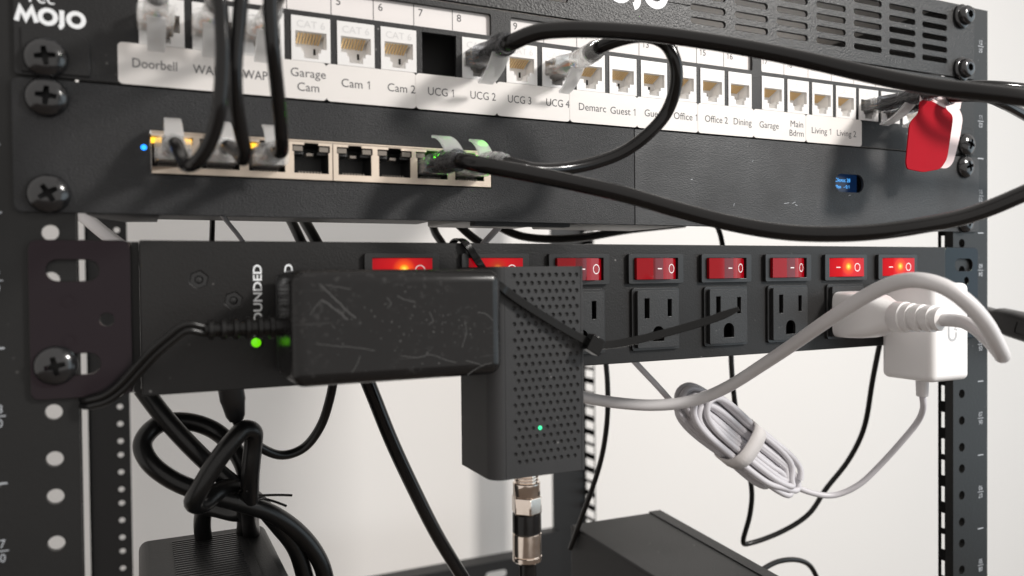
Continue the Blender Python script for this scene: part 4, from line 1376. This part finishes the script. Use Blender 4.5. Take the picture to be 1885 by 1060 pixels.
patch_cable('CABLE_R1', 'black patch cable in the first jack right of the Living 2 name label', 2.7,
            [(0, 154.2, 67.0, -1, -40, 'dark')])
patch_cable('CABLE_R2', 'black patch cable in the jack partly hidden behind the red tag', 2.7,
            [(0, 171.6, 67.0, -1, -38, 'dark')])

# ------------------------------------------------------------------ red tag on the cable
tg = thing('cable_tag', 'glossy red bottle-shaped tag folded over a cable at the right, pale backing behind', 'cable tag', (157, -34, 46))
def slab(pts3, th):
    """closed outline given in the plane of the tag, extruded away from the viewer"""
    return MB().plate([(p[0], p[2]) for p in pts3], [], pts3[0][1], pts3[0][1] + th)
def roundpoly(pts, r, n=4):
    o = []
    P = [Vector(p) for p in pts]
    for i in range(len(P)):
        a, b, c = P[i - 1], P[i], P[(i + 1) % len(P)]
        d1, d2 = (a - b), (c - b)
        q = min(r, d1.length * 0.45, d2.length * 0.45)
        s, e = b + d1.normalized() * q, b + d2.normalized() * q
        for k in range(n + 1):
            t = k / n
            o.append(tuple(s * (1 - t) ** 2 + b * 2 * t * (1 - t) + e * t * t))
    return o
part(slab(roundpoly(TAG, 2.6), 0.7), 'front_flap', M['tagred'], tg, bevel=0.2, seg=2)
part(slab(roundpoly(TAG2, 4.0), 0.7), 'back_flap', M['tagback'], tg, bevel=0.2, seg=2)
part(MB().ribbon(spline([(160, -33.6, 62), (161, -33.8, 67), (166, -32, 71.5), (174, -28.5, 72.6), (182, -25, 71), (186, -23.8, 67), (186.5, -23.6, 64)], 6), 18.5, 0.6, hint=lambda q: (0, -math.cos(math.pi * q), math.sin(math.pi * q))), 'fold', M['tagback'], tg)

# ------------------------------------------------------------------ white power cord plugged into the seventh outlet
wc = thing('mains_cable', 'thick white power cord with moulded plug, arching over the white charger', 'power cable', (131.5, -6, -45))
m_ = MB()
rings = []
for y, hx, hz, p in ((-6.5, 12.2, 12.0, 6), (-13, 12.2, 12.0, 6), (-20, 11.6, 11.6, 5), (-26, 9.8, 10.2, 4), (-31, 7.8, 8.2, 3), (-35, 7.0, 7.2, 2.2)):
    rings.append(superring(131.5, y, -44.6, hx, hz, p, 40))
m_.loft(rings)
part(m_, 'plug_body', M['whiteplastic'], wc, sharp=50)
m_ = MB()
prof = [(7.4, 34.5), (7.6, 35.2), (7.6, 40.5)]
for k in range(3):
    y = 41.0 + k * 5.4
    r_ = 7.0 - 0.35 * k
    prof += [(r_, y), (r_, y + 3.6), (r_ - 1.3, y + 3.9), (r_ - 1.3, y + 5.1)]
prof += [(5.7, 57.3), (5.5, 59.5), (3.0, 60)]
m_.lathe(prof, (131.5, 0, -44.8), (0, -1, 0), 28)
part(m_, 'strain_relief', M['whiteplastic'], wc, sharp=40)
part(MB().tube(spline(CB['CORD_WHITE'], 10, 8), 2.95, 20), 'cord', M['whitecord'], wc)

# ------------------------------------------------------------------ white charger with its coiled lead
ch_ = thing('usb_charger', 'boxy white plug-in charger with pale U logo and a bundled lead below', 'charger', (169, -6, -79))
part(MB().box(155.0, 184.2, -37.3, -6.6, -79.2, -28.6), 'case', M['whiteplastic'], ch_, bevel=3.3, seg=6, blim=30)
t = MB()
ux, uz = 170.2, -54.2
stroke(t, [(ux - 2.9, uz + 4.4), (ux - 2.9, uz - 0.6)] + arc(ux, uz - 0.9, 2.9, 180, 360, 12) + [(ux + 2.9, uz + 0.2)], 1.15, -37.42)
for a, b in ((1.9, 1.9), (3.1, 1.5), (2.4, 3.0)):
    t.box(ux + a - 0.42, ux + a + 0.42, -37.43, -37.40, uz + b - 0.42, uz + b + 0.42)
part(t, 'logo', M['logo'], ch_)
m_ = MB().lathe([(3.5, 0), (3.3, 1), (3.0, 9.5), (2.6, 10)], (169, -21, -78.9), (0, 0, -1), 20)
part(m_, 'strain_relief', M['whitecord'], ch_)
m_ = MB()
m_.tube(spline(CB['CORD_CHARGER'], 9, 6), 1.65, 12)
m_.tube(spline(CB['CORD_CHARGER_END'], 9, 4), 1.65, 12)
b0, b1 = Vector(BUNDLE[0]), Vector(BUNDLE[1])
ctr = (b0 + b1) / 2
ax = (b1 - b0).normalized()
sd = Vector((0, -1, 0)).cross(ax).normalized()
dp = Vector((0, 1, 0))
half = (b1 - b0).length / 2
loops = []
rnd = random.Random(5)
NL = 22
for k in range(NL):
    a0 = half * rnd.uniform(0.84, 1.02)
    wv = rnd.uniform(0.15, 1.0)
    do = (k - NL / 2) * 0.85
    shift = rnd.uniform(-4, 4)
    so = rnd.uniform(-3.0, 3.0)
    for j in range(16):
        th = 2 * math.pi * j / 16
        c, s = math.cos(th), math.sin(th)
        pinch = 0.74 + 0.36 * abs(c) ** 1.6
        wide = 14.5 * wv * pinch * math.copysign(abs(s) ** 0.8, s)
        loops.append(ctr + ax * (a0 * c + shift) + sd * (wide + so) + dp * (do * (0.55 + 0.45 * abs(c)) + 1.2 * s))
m_.tube(spline([tuple(p) for p in loops], 5, 3), 1.75, 10)
part(m_, 'lead', M['dimcord'], ch_, sharp=60)
hs_ = thing('hook_strap', 'pale grey fabric strap wrapped round the bundled white lead', 'cable strap', tuple(ctr))
rg = []
sc_ = ctr + ax * 1.0
for q in (-4.8, 4.8):
    ring = []
    for k in range(24):
        a = 2 * math.pi * k / 24
        c, s = math.cos(a), math.sin(a)
        ring.append(sc_ + ax * (q + 1.2 * c) + sd * (13.0 * math.copysign(abs(c) ** 0.7, c)) + dp * (10.0 * math.copysign(abs(s) ** 0.7, s)))
    rg.append(ring)
m_ = MB().loft(rg, cap=False)
st_ = part(m_, 'strap', M['strap'], hs_, org=tuple(ctr), sharp=50)
sl_ = st_.modifiers.new('thick', 'SOLIDIFY')
sl_.thickness = 0.9 * S
sl_.offset = 1

# ------------------------------------------------------------------ dark cord plug sticking out past the right post
dk = thing('cord_plug', 'dark grey moulded cord plug jutting out past the right post', 'plug', (304, 30, -56))
a, b = Vector((304.5, 62, -45.5)), Vector((303, -34, -69))
m_ = MB()
t_ = (b - a).normalized()
sx = t_.cross(Vector((0, 0, 1))).normalized()
sz = sx.cross(t_)
rings = []
for q, w_, h_ in ((0, 6.0, 5.0), (0.36, 6.4, 5.6), (0.39, 7.4, 7.6), (0.5, 8.0, 8.4), (0.8, 8.4, 8.7), (1.0, 8.4, 8.7)):
    c = a.lerp(b, q)
    rings.append([c + sx * (w_ * math.copysign(abs(math.cos(k)) ** 0.45, math.cos(k))) + sz * (h_ * math.copysign(abs(math.sin(k)) ** 0.45, math.sin(k))) for k in [2 * math.pi * i / 24 + 0.13 for i in range(24)]])
part(MB().loft(rings), 'moulded_body', M['blackplastic'], dk, sharp=40)
rp = part(MB().plate(rrect(-17, 17, -4.6, 4.6, 1.2), [rrect(-16, 16, -3.7, 3.7, 0.9)], -0.5, 0.5), 'grip_frame', M['bezel'], dk, org=(0, 0, 0))
rp.location = (a.lerp(b, 0.62) - sx * 0 - Vector(ORG[dk.name])) * S
rp.matrix_parent_inverse = Matrix.Identity(4)
mm_ = Matrix((t_, -sx * 1.0, sz)).transposed()
if (mm_ @ Vector((0, -1, 0))).dot(Vector((-1, -1, 0))) < 0:
    mm_ = Matrix((-t_, sx, sz)).transposed()
rp.rotation_mode = 'QUATERNION'
rp.rotation_quaternion = mm_.to_quaternion()
rp.location = (a.lerp(b, 0.72) + (mm_ @ Vector((0, -8.2, 0))) - Vector(ORG[dk.name])) * S

# ------------------------------------------------------------------ cords and boxes in the lower rack
def cord(key, name, label, cat, r, m='rubber_matt', seg=14, sm=4, group=None):
    mb_ = MB().tube(spline(CB[key], 9, sm), r, seg)
    o = mb_.build(name, M[m], None, org=CB[key][0])
    return tag(o, label, cat, group)

pc = thing('bunched_cable', 'thick black power cord bunched into loose loops below the left end of the power strip', 'power cable', (-170, 58, -110))
for k_ in ('COIL_1', 'COIL_2', 'COIL_3'):
    part(MB().tube(spline(CB[k_], 9, 4), 3.9, 16), 'cord', M['rubber_matt'], pc)
tw = thing('twist_tie', 'thin black twist tie with two loose ends on the bunched black cord', 'twist tie', (-158, 56, -118))
for P in ([(-166, 50, -117), (-160, 51, -117), (-152, 52, -118), (-146, 53, -119.2)], [(-166, 50, -117.6), (-159, 51, -118.4), (-153, 52, -121), (-148.5, 53, -123.6)],
          [(-168, 46, -112), (-171, 52, -117), (-169, 60, -121), (-163, 60, -122), (-161, 50, -117), (-166, 45, -112.5)]):
    part(MB().tube(spline(P, 6), 0.55, 8), 'wire', M['tie'], tw)
lt = thing('barrel_lead', 'thin black lead with moulded connector hanging in a U below the scuffed adapter', 'cable', (-150, 50, -70))
part(MB().tube(spline(CB['LOOP_THIN'], 9, 4), 2.1, 12), 'lead', M['rubber_matt'], lt)
m_ = MB()
a, b = Vector(CB['LOOP_THIN'][0]) + Vector((0.5, 0, 3)), Vector(CB['LOOP_THIN'][2]) + Vector((-0.3, 0, 0.5))
rr = []
t_ = (b - a).normalized()
s1 = t_.cross(Vector((0, 1, 0))).normalized()
s2 = t_.cross(s1)
for q, w_ in ((0, 5.2), (0.55, 5.2), (0.62, 4.8), (0.9, 3.9), (1, 2.9)):
    c = a.lerp(b, q)
    rr.append([c + s1 * (w_ * math.copysign(abs(math.cos(k)) ** 0.6, math.cos(k))) + s2 * (w_ * math.copysign(abs(math.sin(k)) ** 0.6, math.sin(k))) for k in [2 * math.pi * i / 16 for i in range(16)]])
part(MB().loft(rr), 'connector', M['bezel'], lt, sharp=40)
cord('DIAGONAL', 'coax_cable', 'straight black cable slanting down from below the scuffed adapter', 'coaxial cable', 3.3, 'rubber', 16)
cord('THIN_V', 'thin_cable', 'thin black cable dipping in a V behind the white bundle', 'cable', 1.65)
cord('THIN_L', 'thin_cable', 'thin black cable hanging just right of the dimpled adapter', 'cable', 1.65)
cord('THIN_R', 'thin_cable', 'short bend of thin black cable rising over the edge of the dark box', 'cable', 1.65)
cord('TOP_1', 'thin_cable', 'left one of two black cables crossing the gap above the power strip', 'cable', 2.6)
cord('TOP_2', 'thin_cable', 'right one of two black cables crossing the gap above the power strip', 'cable', 3.0)
cord('TOP_3', 'thin_cable', 'thin upright black cable in the gap above the printed lettering', 'cable', 1.3)
cord('TOP_4', 'flat_cable', 'thin pale grey cable slanting through the gap above the printed lettering', 'cable', 1.0, 'dimcord')
cord('TOP_5', 'flat_cable', 'white cable slanting through the gap beside the left post', 'cable', 2.8, 'whitecord')
cord('TOP_6', 'thin_cable', 'black cable dropping through the gap left of the zip tie', 'cable', 2.4)
cord('TOP_7', 'thin_cable', 'black cable slanting through the gap right of the zip tie', 'cable', 2.4)
cord('TOP_8', 'thin_cable', 'long black cable sagging along the gap above the bare outlets', 'cable', 2.6)
cord('TOP_9', 'flat_cable', 'grey ribbon-like cable slanting through the gap right of the zip tie', 'cable', 1.7, 'dimcord')

# black power brick with ribbed top, lower left
pbk = thing('power_brick', 'black power brick with ribbed top in the lower left', 'power brick', (-180, 70, -190))
RB = Matrix.Rotation(R(-4), 3, 'Z')
m_ = MB().box(-208, -151, 4, 104, -200, -145)
part(m_, 'case', M['powder'], pbk, bevel=4, seg=4)
m_ = MB()
for k in range(30):
    y = 8 + k * 2.9
    m_.box(-194, -166, y, y + 1.2, -145.1, -144.5)
part(m_, 'rib', M['bezel'], pbk)
part(MB().box(-161.6, -160.8, 5.5, 101, -145.05, -144.8), 'seam', M['dark'], pbk)

# dark equipment box lower right
bx = thing('equipment_box', 'matt black metal box filling the lower right corner below the white bundle', 'box', (80, 60, -260))
box_pts = [(51.4, 151.0), (122.1, 148.0), (104.0, -10.0), (44.0, -10.0)]
m_ = MB()
zt_ = -189.0
v = [(p[0], p[1], zt_) for p in box_pts] + [(p[0], p[1], zt_ - 110) for p in box_pts]
m_.add(v, [(0, 1, 2, 3), (7, 6, 5, 4), (0, 4, 5, 1), (1, 5, 6, 2), (2, 6, 7, 3), (3, 7, 4, 0)])
part(m_, 'case', M['powder'], bx, bevel=1.6, seg=3)
# the lid edge, a hair proud along the right side
p1, p2 = Vector((*box_pts[1], zt_)), Vector((*box_pts[2], zt_))
q1, q2 = Vector((*box_pts[0], zt_)), Vector((*box_pts[3], zt_))
o1, o2 = p1.lerp(q1, 0.13), p2.lerp(q2, 0.13)
m_ = MB()
v = [o1 + Vector((0, 0, 0.7)), p1 + Vector((0, 0, 0.7)), p2 + Vector((0, 0, 0.7)), o2 + Vector((0, 0, 0.7)), o1 - Vector((0, 0, .3)), p1 - Vector((0, 0, .3)), p2 - Vector((0, 0, .3)), o2 - Vector((0, 0, .3))]
m_.add([tuple(p) for p in v], [(3, 2, 1, 0), (4, 5, 6, 7), (0, 1, 5, 4), (1, 2, 6, 5), (2, 3, 7, 6), (3, 0, 4, 7)])
part(m_, 'lid_edge', M['powder'], bx)
bpy.context.view_layer.update()
